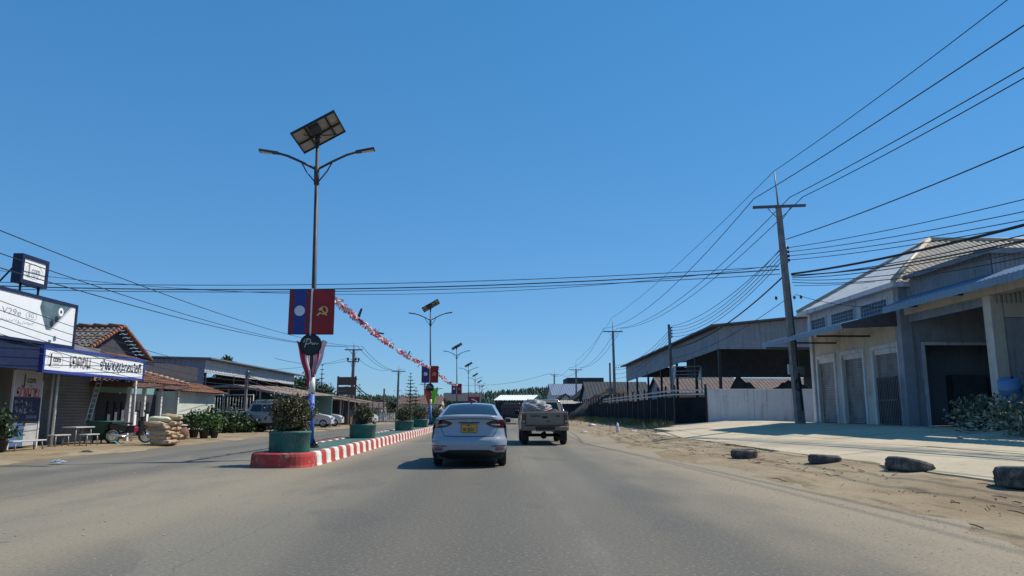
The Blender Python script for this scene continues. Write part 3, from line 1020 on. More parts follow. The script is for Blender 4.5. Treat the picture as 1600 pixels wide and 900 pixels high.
# ================================================================== wires
M('wire', (.02, .022, .03), .6, var=.1)
M('cable', (.012, .012, .016), .6, var=.1)
def wire(a, b, sag, rad, label, group, ext=0.0, n=26):
    a, b = Vector(a), Vector(b)
    if ext:
        b = a + (b - a) * (1 + ext)
    m = MB()
    m.tube([a.lerp(b, k / n) - Vector((0, 0, sag * 4 * (k / n) * (1 - k / n))) for k in range(n + 1)], rad * 1.25, 5)
    return single('overhead_wire', m, MATS['wire'] if rad < .03 else MATS['cable'], label, 'wire', a, group)
XR = 14.3
g = 'power lines over the right verge'
pA = A[1]
wire(A[2], PXW(1557, 0, XR), .25, .013, 'topmost wire rising right from the spike of the leaning pole', g, .6)
wire(pA[0], PXW(1600, 28, XR - 1), .2, .016, 'wire rising right from the left insulator of the leaning pole', g, .6)
wire(pA[1], PXW(1600, 95, XR + .4), .2, .016, 'wire rising right from the middle insulator of the leaning pole', g, .6)
wire(pA[2], PXW(1600, 112, XR + .9), .2, .016, 'wire rising right from the right insulator of the leaning pole', g, .6)
wire(P(1228, 374, 34.4), PXW(1600, 213, XR), .3, .018, 'single wire rising right from below the crossarm of the leaning pole', g, .6)
ry = [(297, 'highest'), (316, 'second'), (329, 'third'), (338, 'lowest')]
for k, (yy, nm) in enumerate(ry):
    wire(A[3][k], PXW(1600, yy, XR + .3), .28, .012, '%s of the four wires running right from the insulator rack' % nm, g, .6)
wire(P(1237, 428, 34.3), PXW(1600, 333, XR), .35, .038, 'thick dark cable running right from the leaning pole over the roof', g, .6)
wire(P(1237, 430, 34.3), PXW(1600, 349, XR), .5, .022, 'cable just below the thick one, running right from the leaning pole', g, .6)
wire(P(1238, 437, 34.3), PXW(1600, 355, XR), .7, .012, 'thin slack wire running right below the cables of the leaning pole', g, .6)
for k, (ya_, yb_) in enumerate(((432, 343), (434, 346), (441, 362))):
    wire(P(1238, ya_, 34.3), PXW(1600, yb_, XR + .1 * k), .45 + .15 * k, .014, '%s of the slack black wires bundled with the thick cable over the roof' % ('first', 'second', 'third')[k], g, .6)
wire(P(1240, 446, 34.3), P(1500, 420, 28.6), .2, .010, 'thin service wire from the leaning pole to the siding of the front annex', g)
wire(P(1243, 460, 34.3), P(1412, 478, 28.5), .25, .010, 'thin service wire from the leaning pole to the shuttered building corner', g)
g = 'power lines between the right poles'
wire(A[2], B[2], .5, .012, 'topmost wire from the leaning pole spike back to the far pole spike', g)
for k, nm in ((0, 'left'), (1, 'middle'), (2, 'right')):
    wire(pA[k], B[1][k], 1.5, .016, 'wire from the %s insulator of the leaning pole back to the far pole' % nm, g)
wire(P(1226, 384, 34.4), LV[3][0] + Vector((0, 0, .1)), .7, .014, 'upper single wire from the leaning pole back to the slim dark pole', g)
for k, nm in ((0, 'highest'), (1, 'second'), (2, 'third'), (3, 'lowest')):
    wire(A[3][k] - Vector((.35, 0, .05)), LV[3][k], .95, .013, '%s wire from the insulator rack back to the slim dark pole' % nm, g)
wire(P(1229, 427, 34.3), P(1046, 545, 60.5), .75, .030, 'thick sagging cable from the leaning pole back to the slim dark pole', g)
wire(P(1236, 462, 34.3), P(1050, 560, 60.5), .5, .012, 'low thin wire from the leaning pole back to the slim dark pole', g)
for k, nm in ((0, 'highest'), (1, 'second'), (2, 'third'), (3, 'lowest')):
    wire(LV[3][k], P(958, 570 + k * 7, 93.5), 1.0, .014, '%s wire from the slim dark pole on to the far pole' % nm, g)
for k, nm in ((0, 'left'), (1, 'middle'), (2, 'right')):
    wire(B[1][k], C_[1][k], 1.3, .018, 'wire from the %s insulator of the shed end pole to the next pole' % nm, g)
wire(B[2], C_[2], .6, .014, 'topmost wire from the shed end pole to the next pole', g)
for k, nm in ((0, 'left'), (2, 'right')):
    wire(C_[1][k], D_[1][k], 1.2, .02, 'wire from the %s insulator of the distant pole to the farthest pole' % nm, g)
wire(D_[1][0], P(700, 600, 180), 1.4, .026, 'far wire crossing the road low over the hill to the lamps', g)
g = 'wires crossing the road'
for k, (y0, y1, sg, rd) in enumerate(((414, 405, 1.6, .010), (416, 437, .55, .014), (421, 442, .62, .022), (428, 447, .55, .014))):
    nm = ('thin topmost', 'upper', 'thickest', 'lowest')[k]
    wire(P(1216 + k, y0, 34.4), P(-120, y1, 36.5), sg, rd, '%s of the wires crossing the road high before the lamp' % nm, g, n=40)
g = 'power lines along the left verge'
XL = -15.2
for k, (y0, nm) in enumerate(((318, 'highest'), (356, 'middle'), (374, 'lowest'))):
    a = PXW(0, y0, XL + (0, -.9, .9)[k])
    b = L1[1][(1, 0, 2)[k]]
    d = a - b
    wire(b, b + d * 1.25, 1.25, .014, '%s of the three long wires sloping down from the upper left' % nm, g, n=40)
for k, y0 in enumerate((455, 468, 480, 490, 500, 510)):
    nm = ('first', 'second', 'third', 'fourth', 'fifth', 'sixth')[k]
    a = PXW(0, y0, -13.6)
    b = L0[3][min(k, 3)] + Vector((0, 0, -.12 * max(0, k - 3)))
    wire(b, b + (a - b) * 1.2, .45 + .05 * k, .009, '%s wire from the top crossing before the left billboard' % nm, g, n=30)
for k in range(4):
    wire(L0[3][k], P(553, 600 + 6 * k, 83.8), .8, .016, '%s wire from the thin low pole on to the tall left pole' % ('highest', 'second', 'third', 'lowest')[k], g)
for k, nm in ((0, 'left'), (1, 'middle'), (2, 'right')):
    wire(L1[1][k], L2[1][k], 1.2, .018, 'wire from the %s insulator of the tall left pole to the next' % nm, g)
wire(P(556, 601, 84), P(600, 618, 100), .7, .05, 'thick sagging cable from the tall left pole to the short bare pole', g)
wire(P(556, 605, 84), P(600, 622, 100), .8, .04, 'lower thick cable from the tall left pole to the short bare pole', g)
wire(P(600, 618, 100), P(623, 628, 121), .4, .045, 'thick cable from the short bare pole to the next tall pole', g)
for k, (p, q, nm) in enumerate((((330, 575), (550, 566), 'higher'), ((430, 560), (540, 548), 'lower'))):
    wire(P(p[0], p[1], 60), L1[1][3 + k], .6, .014, '%s thin wire from the left shed roof to the tall left pole' % nm, g)

# ================================================================== right: building with three shutters
M('plaster_cream', (.57, .535, .47), .85, var=.08, scale=1.2, dirt=(.3, .27, .22), dirtamt=.4, streak=.4)
M('plaster_grey', (.30, .33, .38), .85, var=.12, scale=1.0, dirt=(.2, .2, .2), dirtamt=.4, streak=.5)
M('trim_white', (.62, .645, .68), .7, var=.06, scale=2, dirt=(.35, .33, .3), dirtamt=.35, streak=.45)
M('siding_grey', (.23, .265, .315), .45, .25, var=.15, scale=.8, dirt=(.2, .2, .2), dirtamt=.4, streak=.5)
M('sheet_blue', (.19, .27, .38), .4, .3, var=.15, scale=.8, dirt=(.18, .16, .14), dirtamt=.4)
M('sheet_zinc', (.44, .375, .29), .6, .1, var=.18, scale=.7, dirt=(.24, .17, .11), dirtamt=.5)
M('shutter', (.25, .26, .27), .55, .3, var=.2, scale=1.5, dirt=(.13, .11, .09), dirtamt=.6, streak=.7)
M('interior', (.32, .33, .35), .9, var=.2)
M('flashing', (.16, .18, .21), .5, .3, var=.15)
M('wood_rust', (.10, .08, .085), .8, var=.2)
M('wall_slate', (.10, .11, .13), .8, var=.2)
M('sheet_pale', (.72, .71, .68), .6, .05, var=.1, scale=.7, dirt=(.36, .33, .3), dirtamt=.4)
M('vent_block', (.12, .15, .19), .7, var=.15)
M('gate_steel', (.06, .06, .065), .5, .3, var=.2)
bd = root('shuttered_building', 'grey and cream building with three roller shutters, corrugated hip roof and awning', 'building', (16, 28.6, .7))
Z0, ZT, XF, YN, YF, XE = .7, 6.25, 16.0, 28.7, 37.35, 34.0
ops = [(29.25, 31.2), (32.15, 34.1), (34.95, 36.75)]
DT = 3.85
def part(nm, m, mt, par=bd):
    return m.build(nm, MATS[mt] if isinstance(mt, str) else mt, par)
def boxpart(nm, a, b, mt, par=bd, off=None, r=0.0):
    m = MB()
    m.bbox(a, b, r) if r else m.box(a, b)
    o = m.build(nm, MATS[mt] if isinstance(mt, str) else mt, par, off)
    return o
m = MB()
m.box((XF, YN, DT), (XF + .22, YF, 4.95))
ycut = [YN] + [q for o in ops for q in o] + [YF]
for k in range(0, len(ycut), 2):
    m.box((XF, ycut[k], Z0 - .3), (XF + .22, ycut[k + 1], DT))
wall = part('road_wall', m, 'plaster_cream')
boxpart('upper_wall', (XF - .003, YN, 4.951), (XF + .22, YF, ZT), 'trim_white')
# vent windows: breeze block grids set in the upper wall
for a, b in ((29.75, 31.95), (32.65, 34.85), (35.55, 37.5)):
    m = MB()
    m.box((XF - .05, a - .08, 5.12), (XF + .0, a, 5.93)); m.box((XF - .05, b, 5.12), (XF, b + .08, 5.93))
    m.box((XF - .05, a, 5.12), (XF, b, 5.2)); m.box((XF - .05, a, 5.85), (XF, b, 5.93))
    vf = m.build('vent_frame', MATS['trim_white'], bd)
    m = MB(); m.box((XF - .012, a, 5.2), (XF - .004, b, 5.85)); m.build('vent_back', MATS['vent_block'], vf, (0, 0, 0) if False else bd.location)
    m = MB()
    n = 9
    for k in range(1, n):
        y = a + (b - a) * k / n
        m.box((XF - .04, y - .025, 5.2), (XF - .013, y + .025, 5.85))
    for k in range(1, 4):
        z = 5.2 + .65 * k / 4
        m.box((XF - .038, a, z - .022), (XF - .0135, b, z + .022))
    m.build('vent_grid', MATS['siding_grey'], vf, bd.location)
# piers with white pilasters, shutters in their openings
for k, (a, b) in enumerate(ops):
    boxpart('lintel', (XF - .06, a - .16, DT), (XF, b + .16, DT + .17), 'trim_white')
    boxpart('pilaster', (XF - .06, a - .16, Z0 - .1), (XF - .001, a, DT), 'trim_white')
    boxpart('pilaster', (XF - .06, b, Z0 - .1), (XF - .001, b + .16, DT), 'trim_white')
    m = MB()
    m.corr((XF + .12, a, Z0 - .05), (XF + .12, a, DT), (0, b - a, 0), None, .105, .012, 'sin')
    o = part('roller_shutter', m, 'shutter')
    m = MB(); m.box((XF + .07, a, Z0 - .05), (XF + .13, b, Z0 + .06)); m.build('bottom_bar', MATS['gate_steel'], o, bd.location)
    m = MB(); m.box((XF + .03, a, DT - .22), (XF + .16, b, DT)); m.build('shutter_box', MATS['trim_white'], o, bd.location)
# big columns at the facade ends
boxpart('column', (XF - .12, YF - .28, Z0 - .1), (XF - .001, YF + .02, ZT - .02), 'trim_white')
boxpart('column', (XF - .14, YN - .05, Z0 - .2), (XF + .3, YN + .34, ZT - .02), 'plaster_grey')
# wall facing the viewer, with the wide dark opening
m = MB()
OX0, OX1 = 16.75, 19.75
m.box((XF + .302, YN, Z0 - .3), (OX0, YN + .2, DT)); m.box((XF + .302, YN, DT), (XE, YN + .2, ZT)); m.box((OX1, YN, Z0 - .3), (XE, YN + .2, DT))
part('front_wall', m, 'plaster_grey')
m = MB(); m.box((OX0 - .12, YN - .04, Z0), (OX0, YN, DT)); m.box((OX1, YN - .04, Z0), (OX1 + .12, YN, DT)); m.box((OX0 - .12, YN - .04, DT), (OX1 + .12, YN, DT + .12)); part('door_frame', m, 'trim_white')
m = MB()
m.box((XF + .24, YF - .2, Z0), (XE, YF, ZT)); m.box((XE - .2, YN, Z0), (XE, YF, ZT - .01)); m.box((XF + .23, YN + .22, ZT - .1), (XE - .22, YF - .22, ZT - .02)); part('interior', m, 'interior')
boxpart('added_partition', (XF + .3, 30.4, Z0), (20.6, 30.5, ZT - .12), 'plaster_grey')  # added close behind the opening to catch light, so it is not black
boxpart('cupboard', (18.5, 29.9, Z0), (19.9, 30.38, 2.75), 'wall_slate')
# hip roof with ribbed sheets
EX0, EX1, EY0, EY1, EZ = XF - .45, XE + .5, YN - .35, YF + .5, ZT + .08
RX0, RX1, RY, RZ = 20.2, 30.0, 33.4, 9.2
m = MB()
def lf(t):
    x = EX0 + (EX1 - EX0) * t
    return (0, min(1, (x - EX0) / (RX0 - EX0), (EX1 - x) / (EX1 - RX1)))
m.corr((EX0, EY0, EZ), (EX1, EY0, EZ), (0, RY - EY0, RZ - EZ), None, .30, .035, 'sin', lf)
fr_ = part('roof_slope', m, 'sheet_zinc')
m = MB(); m.corr((EX1, EY1, EZ), (EX0, EY1, EZ), (0, RY - EY1, RZ - EZ), None, .30, .035, 'sin', lambda t: lf(1 - t)); part('roof_slope', m, 'sheet_zinc')
m = MB()
def lf2(t):
    y = EY1 + (EY0 - EY1) * t
    return (0, min(1, (y - EY0) / (RY - EY0), (EY1 - y) / (EY1 - RY)))
m.corr((EX0, EY1, EZ), (EX0, EY0, EZ), (RX0 - EX0, 0, RZ - EZ), None, .30, .02, 'sin', lf2); part('roof_slope', m, 'sheet_pale')
m = MB()
for a, b in (((EX0, EY0, EZ), (RX0, RY, RZ)), ((EX0, EY1, EZ), (RX0, RY, RZ)), ((RX0, RY, RZ), (RX1, RY, RZ))):
    m.tube([Vector(a) + Vector((0, 0, .05)), Vector(b) + Vector((0, 0, .05))], .11, 6)
part('ridge_cap', m, 'sheet_zinc')
m = MB()
m.box((EX0 - .05, EY0 - .05, EZ - .2), (EX0, EY1, EZ - .005)); m.box((EX0, EY0 - .05, EZ - .2), (EX1, EY0, EZ - .005)); m.box((EX0, EY0, EZ - .16), (XF - .001, EY1, EZ - .12))
part('fascia', m, 'trim_white')
# awning over the shutters
m = MB(); m.corr((13.65, 28.95, 4.74), (13.65, 37.9, 4.74), (XF - 13.65 - .01, 0, .55), None, .22, .022, 'sin'); aw = part('awning', m, 'sheet_blue')
m = MB(); m.corr((13.63, 28.95, 4.53), (13.63, 37.9, 4.53), (0, 0, .21), None, .22, .018, 'sin'); m.build('awning_valance', MATS['sheet_blue'], aw, bd.location)
m = MB(); m.prism([(13.66, 28.9, 4.53), (15.85, 28.9, 4.62), (15.85, 28.9, 5.24), (13.66, 28.9, 4.73)], (0, .03, 0)); m.build('awning_end', MATS['wood_rust'], aw, bd.location)
for y in (31.4, 34.6, 37.4):
    m = MB(); m.box((13.7, y, 4.45), (XF - .002, y + .08, 4.52)); m.build('awning_bracket', MATS['dark_metal'], bd)
# shut steel grille leaning by the corner column
m = MB()
x0, y0, y1, z0, z1 = 15.55, 28.75, 30.25, .78, 2.62
for a, b in (((y0, z0), (y1, z0)), ((y0, z1), (y1, z1)), ((y0, 1.72), (y1, 1.72))):
    m.box((x0, a[0], a[1] - .03), (x0 + .05, b[0], a[1] + .03))
for k in range(13):
    y = y0 + (y1 - y0) * k / 12
    m.box((x0 + .008, y - .016, z0), (x0 + .042, y + .016, z1))
single('steel_grille', m, MATS['gate_steel'], 'dark upright steel grille leaning by the shutter nearest the corner', 'gate', (x0, y0, z0))

# annex in front: ribbed siding above, cream column, long awning; out-of-view near stretch added to shade the apron
an = root('front_annex', 'grey ribbed annex at the right edge with cream column and long awning', 'building', (16, 23.5, .7))
AY = 23.5
m = MB(); m.corr((16.22, 28.65, 4.75), (16.22, AY, 4.75), (0, 0, 1.68), None, .16, .018, 'sq'); m.corr((16.22, AY, 4.75), (34, AY, 4.75), (0, 0, 1.68), None, .16, .018, 'sq'); part('siding', m, 'siding_grey', an)
m = MB(); m.box((15.95, AY - .3, 6.43), (34.3, 28.3, 6.52)); m.box((15.9, AY - .35, 6.36), (15.95, 28.3, 6.54)); m.box((15.95, AY - .35, 6.36), (34.3, AY - .3, 6.54)); part('roof', m, 'flashing', an)
m = MB(); m.corr((15.15, 9.0, 5.32), (15.15, 28.55, 5.32), (1.05, 0, .42), None, .22, .022, 'sin'); w2 = part('awning', m, 'sheet_blue', an)
m = MB(); m.corr((15.14, 9.0, 5.08), (15.14, 28.55, 5.08), (0, 0, .24), None, .22, .022, 'sin'); m.build('awning_valance', MATS['sheet_blue'], w2, an.location)
boxpart('column', (16.02, AY, .4), (16.42, AY + .38, 5.02), 'plaster_cream', an)
boxpart('column', (16.02, 18.6, .4), (16.42, 18.98, 5.02), 'plaster_cream', an)
m = MB(); m.box((16.0, 9.0, 5.03), (16.46, 28.6, 5.3)); m.box((16.46, AY, 4.3), (34, AY + .3, 5.3)); part('beam', m, 'plaster_cream', an)
m = MB(); m.box((16.43, AY + .05, .4), (34, AY + .28, 4.29)); part('wall', m, 'plaster_grey', an)
m = MB(); m.box((16.3, 9.0, 5.31), (34, 28.6, 5.36)); part('ceiling_shade_slab', m, 'interior', an)  # porch ceiling, carried on out of view as a slab shading the apron
boxpart('unseen_shade_wall', (16.43, 9.0, .4), (34, 9.3, 5.0), 'plaster_grey', an)  # unseen end wall, added to keep sun off the apron
for y in (13.0, 17.0, 21.0, 24.8, 27.6):
    m = MB(); m.box((15.2, y, 5.22), (16.01, y + .06, 5.29)); m.build('awning_bracket', MATS['dark_metal'], an)

# ================================================================== right: long open shed
M('roof_slate', (.09, .095, .11), .6, .2, var=.2)  # dark so the underside looks shaded from below
M('clad_shaded', (.085, .11, .15), .8, var=.2)  # shade inside the shed is put into this dark colour
sh = root('open_shed', 'long open steel shed with grey ribbed gable and low dark roof behind the white wall', 'shed', (15, 50, .7))
SX0, SX1, SY0, SY1, SB = 15.0, 36.0, 50.0, 87.0, 5.5
def st(x): return 7.05 + .10 * (x - SX0) if x < 25.5 else 8.1 - .10 * (x - 25.5)
m = MB()
n = 110
vs, fs = [], []
for i in range(n + 1):
    x = SX0 + (SX1 - SX0) * i / n
    y = SY0 + (.035 if i % 2 else 0)
    vs += [(x, y, SB), (x, y, st(x) - .03)]
m.add(vs, [(2 * i, 2 * i + 2, 2 * i + 3, 2 * i + 1) for i in range(n)], False)
part('gable_siding', m, 'siding_grey', sh)
m = MB(); m.corr((SX0, SY1, SB - .75), (SX0, SY0, SB), (0, 0, 1.0), None, .3, .02, 'sq', lambda t: (0, 1.50 + .27 * (1 - t))); part('road_siding', m, 'siding_grey', sh)
m = MB()
for a, b in ((SX0 - .6, 25.5), (25.5, SX1 + .6)):
    za, zb = st(a), st(b)
    m.hexa([(a, SY0 - .7, za), (b, SY0 - .7, zb), (b, SY1 + .7, zb - .3), (a, SY1 + .7, za - .5)], [(a, SY0 - .7, za + .12), (b, SY0 - .7, zb + .12), (b, SY1 + .7, zb - .18), (a, SY1 + .7, za - .38)])
part('roof', m, 'roof_slate', sh)
for nm_, a_, b_ in (('back_cladding', (SX0, SY1, 5.3), (SX1, SY1 + .05, 6.45)), ('side_cladding', (SX1 - .05, SY0 + .1, 3.4), (SX1, SY1 - .1, 6.6)), ('inner_shade_sheet', (SX0 + .3, 60, 4.05), (SX1 - .1, 60.06, 6.7))):  # the sheet halfway in is added to make the interior look dark
    boxpart(nm_, a_, b_, 'clad_shaded', sh)
for k in range(7):
    y = SY0 + .1 + k * 6.1
    boxpart('post', (SX0 - .02, y, .5), (SX0 + .16, y + .18, SB - .1), 'dark_metal', sh)
for x in (20.2, 25.4, 30.6):
    boxpart('post', (x, SY0 + .06, .5), (x + .18, SY0 + .24, SB - .03), 'dark_metal', sh)
for y in (SY0 + .05, SY0 + 12, SY0 + 24):
    m = MB(); m.tube([(SX0, y + .3, SB - .1), (25.5, y + .3, SB + .9), (SX1, y + .3, SB - .1)], .06, 5); part('truss', m, 'dark_metal', sh)

# ================================================================== white wall, dark sheet fence
M('wall_white', (.47, .53, .60), .7, var=.06, scale=1, dirt=(.36, .35, .31), dirtamt=.4, streak=.45)
wl = root('white_wall', 'plain white panel wall standing beside the leaning power pole', 'wall', (16, 46, .5))
xs = [12.95, 13.5, 15.85, 18.2, 20.55]
for k in range(4):
    boxpart('panel', (xs[k] + .01, 46 + (0 if k else -.05), .3), (xs[k + 1] - .01, 46.14 + (0 if k else .05), 2.62 + (.05 if k == 0 else 0)), 'wall_white', wl)
boxpart('coping', (13.5, 45.97, 2.62), (20.55, 46.17, 2.68), 'trim_white', wl)
boxpart('footing', (12.9, 45.86, .2), (20.6, 46.2, .56 - .02), 'plaster_grey', wl)
M('fence_dark', (.014, .017, .023), .95, var=.35, scale=1.2, spec=.1, dirt=(.03, .03, .03), dirtamt=.5)
M('rail_light', (.45, .46, .48), .6, var=.15)
fn = root('sheet_fence', 'long dark sheet fence with pale double rails along the right verge', 'fence', (11, 47.6, .3))
fpts = [Vector((12.9, 46.2, 0)), Vector((11.35, 47.9, 0))] + [Vector((11.35 + .02 * k, 47.9 + 2.6 * k, 0)) for k in range(1, 25)]
rn = random.Random(11)
for k in range(len(fpts) - 1):
    a, b = fpts[k], fpts[k + 1]
    d = (b - a).normalized(); nn_ = Vector((d.y, -d.x, 0)) * .03
    zt = 2.18 + rn.uniform(-.08, .08)
    e = d * .02
    m = MB(); m.hexa([a + e - nn_ + Vector((0, 0, .15)), b - e - nn_ + Vector((0, 0, .15)), b - e + nn_ + Vector((0, 0, .15)), a + e + nn_ + Vector((0, 0, .15))],
                     [a + e - nn_ + Vector((0, 0, zt)), b - e - nn_ + Vector((0, 0, zt)), b - e + nn_ + Vector((0, 0, zt)), a + e + nn_ + Vector((0, 0, zt))])
    m.build('panel', MATS['fence_dark'], fn)
    boxpart('post', a + Vector((-.06, -.06, .1)), a + Vector((.06, .06, 2.98)), 'dark_metal', fn)
    if k < 14:
        for z in (2.36, 2.62):
            m = MB(); w_ = Vector((0, 0, .045)); q = Vector((-.09, -.02, z))
            m.hexa([a + q - w_ - nn_, b + q - w_ - nn_, b + q - w_ + nn_, a + q - w_ + nn_], [a + q + w_ - nn_, b + q + w_ - nn_, b + q + w_ + nn_, a + q + w_ + nn_]); m.build('rail', MATS['rail_light'], fn)
# torn frame sign standing above the fence
tf = root('torn_sign_frame', 'tattered empty sign frame standing above the dark fence corner', 'sign', P(1075, 660, 52))
c = P(1050, 573, 52); d = P(1096, 591, 52)
m = MB()
for z in (c.z, d.z, c.z * .6 + d.z * .4, c.z * .3 + d.z * .7):
    m.tube([(c.x, 52, z), (d.x, 52, z + .04)], .035, 5)
m.tube([(c.x, 52, .5), (c.x, 52, c.z)], .05, 6); m.tube([(d.x, 52, .5), (d.x, 52, c.z)], .05, 6); part('frame', m, 'galv', tf)
m = MB(); m.grid(6, 8, lambda u, v: (c.x + .03 + .25 * u * (1 - v * .6), 51.95 + .05 * math.sin(v * 6 + u), c.z - 1.0 * v)); m.grid(6, 8, lambda u, v: (d.x - .03 - .3 * u * v, 51.95 + .05 * math.sin(v * 5 + u), c.z - .95 * v)); part('torn_canvas', m, 'rail_light', tf)

# ================================================================== left: shop with signs
M('shop_wall', (.20, .20, .20), .8, var=.12, scale=1, dirt=(.1, .1, .1), dirtamt=.4, streak=.5)
M('shop_shutter', (.17, .165, .155), .55, .2, var=.15, scale=1.2, streak=.5)
M('navy', (.010, .016, .058), .5, var=.2)
M('sign_blue', (.035, .06, .30), .45, var=.12)
M('sign_white', (.80, .81, .82), .45, var=.03)
M('ink_dark', (.03, .05, .09), .5, var=.05)
M('ink_grey', (.30, .30, .30), .5, var=.05)
M('ink_black', (.02, .02, .025), .5, var=.05)
M('ink_red', (.45, .08, .07), .5, var=.1)
M('phone_grey', (.10, .15, .17), .35, var=.5, scale=1.5)
M('pipe_white', (.6, .6, .58), .5, var=.1)
SHX = -17.0
sp = root('corner_shop', 'low grey shop with shutter and navy awning behind the blue framed signs', 'shop', (SHX, 24, .05))
m = MB(); m.box((SHX - 9, 12, -.05), (SHX, 28.2, 3.9)); m.box((SHX - 9, 28.202, 3.05), (SHX, 31.7, 3.9)); m.box((SHX - 9, 31.4, -.05), (SHX, 31.7, 3.049)); part('wall', m, 'shop_wall', sp)
m = MB(); m.corr((SHX - .08, 28.2, 0), (SHX - .08, 28.2, 3.05), (0, 3.2, 0), None, .12, .008, 'sin'); part('roller_shutter', m, 'shop_shutter', sp)
m = MB(); m.box((SHX + .0, 26.3, 0), (SHX + .03, 28.0, 2.95)); part('side_panel', m, 'shop_shutter', sp)
AWX = -14.6
m = MB(); m.hexa([(SHX, 12, 3.48), (AWX, 12, 3.2), (AWX, 31.6, 3.2), (SHX, 31.6, 3.48)], [(SHX, 12, 3.54), (AWX, 12, 3.26), (AWX, 31.6, 3.26), (SHX, 31.6, 3.54)]); part('awning', m, 'navy', sp)
m = MB(); m.box((AWX - .02, 12, 2.55), (AWX + .04, 23.6, 3.26)); part('awning_fascia', m, 'navy', sp)
for k, y in enumerate((26.15, 27.95, 28.25)):
    m = MB(); m.tube([(-15.4 if k == 0 else SHX + .35, y, .05), (-15.4 if k == 0 else SHX + .35, y, 3.25)], .045, 8); part('post', m, 'pipe_white', sp)
m = MB(); m.tube([(-15.0, 30.9, .05), (-15.0, 30.9, 3.2)], .05, 8); part('post', m, 'pipe_white', sp)

def sign_box(nm, label, x, y0, y1, z0, z1, fw, frame='sign_blue', thick=.18):
    r = root(nm, label, 'sign', (x, (y0 + y1) / 2, z0))
    m = MB(); m.box((x - thick, y0 + fw, z0 + fw), (x - .04, y1 - fw, z1 - fw)); fc = m.build('face', MATS['sign_white'], r)
    m = MB()
    m.box((x - thick, y0, z0), (x, y1, z0 + fw)); m.box((x - thick, y0, z1 - fw), (x, y1, z1)); m.box((x - thick, y0, z0 + fw), (x, y0 + fw, z1 - fw)); m.box((x - thick, y1 - fw, z0 + fw), (x, y1, z1 - fw))
    m.build('frame', MATS[frame], r)
    return r, frame3((x - .039, y0 + fw, z0 + fw), (0, 1, 0), (0, 0, 1), (1, 0, 0)), (y1 - y0 - 2 * fw), (z1 - z0 - 2 * fw)
def jcom(r, fr, cx, cy, h, oval=False, lift=.003):
    """J com in an outlined badge, small line below"""
    q = MB(); latin(q, 'J', cx - h * 1.12, cy - h * .42, h * 1.15, fr, lift, .05 * h); x = latin(q, 'com', cx - h * .5, cy - h * .22, h * .78, fr, lift, .03 * h, 0, .86)
    q.build('lettering', MATS['ink_black' if not oval else 'ink_grey'], r)
    q = MB(); latin(q, 'IT SERVICE', cx - h * .48, cy - h * .58, h * .2, fr, lift, .0); q.build('small_lettering', MATS['ink_grey'], r)
    q = MB(); ellipse_ring(q, cx, cy - .02 * h, h * 1.5, h * .85, h * .05, fr, lift, 2.0 if oval else 3.6); q.build('badge_outline', MATS['ink_grey'], r)
# hanging fascia sign
r, fr, W, H = sign_box('fascia_sign', 'long white shop sign in blue frame hung at the awning edge', AWX + .12, 23.7, 30.5, 2.5, 3.36, .09)
jcom(r, fr, .62, H * .5, .27)
q = MB(); h = .36; x = lao(q, 'eJKOm', 1.42, H * .24, h, .072, fr, 1.05); q.build('grey_lettering', MATS['ink_grey'], r)
h = .26; s_ = 'JMH1ayOup:kOnIOti'
x0 = max(x + .15, 3.35); sx = min(1.3, (W - .18 - x0) / lao_width(s_, h, 1.0))
q = MB(); lao(q, s_, x0, H * .30, h, .050, fr, sx); q.build('dark_lettering', MATS['ink_dark'], r)
# billboard on the roof edge
BX = -16.2
r, fr, W, H = sign_box('roof_billboard', 'big white phone billboard in dark frame on the shop roof', BX, 19.0, 28.35, 3.62, 5.30, .1, 'navy', .3)
q = MB(); latin(q, 'V29e', W - 4.15, H * .50, .22, fr, .003, .0, 0, 1.6); q.build('model_lettering', MATS['ink_grey'], r)
q = MB(); latin(q, '5G', W - 2.78, H * .515, .13, fr, .003, 0, 0, 1.5); ellipse_ring(q, W - 2.6, H * .55, .28, .11, .014, fr, .003, 4); q.build('badge', MATS['ink_grey'], r)
q = MB()
rn = random.Random(4)
x = W - 4.6
while x < W - 2.45:
    p = [(x + rn.uniform(0, .02), H * .32 + rn.uniform(0, .12))] + [(x + .03 * k + rn.uniform(0, .02), H * .32 + rn.uniform(0, .12)) for k in range(1, 4)]
    ribbon(q, catmull(p, 3), .016, fr, .003); x += .115
q.build('small_print', MATS['ink_grey'], r)
q = MB()
poly = [(W - 2.1, H - .01), (W - .28, H - .01), (W - 1.5, H * .30), (W - 1.72, H * .30), (W - 2.18, H * .80)]
q.add([fr(a, b, .003) for a, b in poly], [tuple(range(len(poly)))]); q.build('phone_picture', MATS['phone_grey'], r)
q = MB(); ribbon(q, [(W - .22, H - .02), (W - 1.46, H * .29)], .03, fr, .003); q.build('phone_edge', MATS['ink_grey'], r)
q = MB(); disc(q, W - .92, H * .80, .16, fr, .005); q.build('camera_ring', MATS['sign_white'], r)
for cx_, cy_, cr_ in ((W - .92, .80, .06), (W - 1.15, .60, .12), (W - 1.42, .47, .12)):
    q = MB(); disc(q, cx_, H * cy_, cr_, fr, .007); q.build('camera_lens', MATS['ink_black'], r)
for cx_, cz_, ry_ in ((W - 1.15, H * .12, .10), (W - 1.42, .06, .05)):
    q = MB(); disc(q, cx_, cz_, .10, fr, .004, 24, ry_); q.build('round_motif', MATS['phone_grey'], r)
m = MB()
for y in (20, 23.5, 27):
    m.tube([(BX - .15, y, 3.3), (BX - .15, y, 3.64)], .05, 6); m.tube([(BX - .3, y, 5.0), (BX - 1.8, y, 3.9)], .04, 6)
m.tube([(BX - .1, 28.45, 3.4), (BX - .1, 28.45, 5.2)], .03, 6)
m.build('support', MATS['dark_metal'], r)
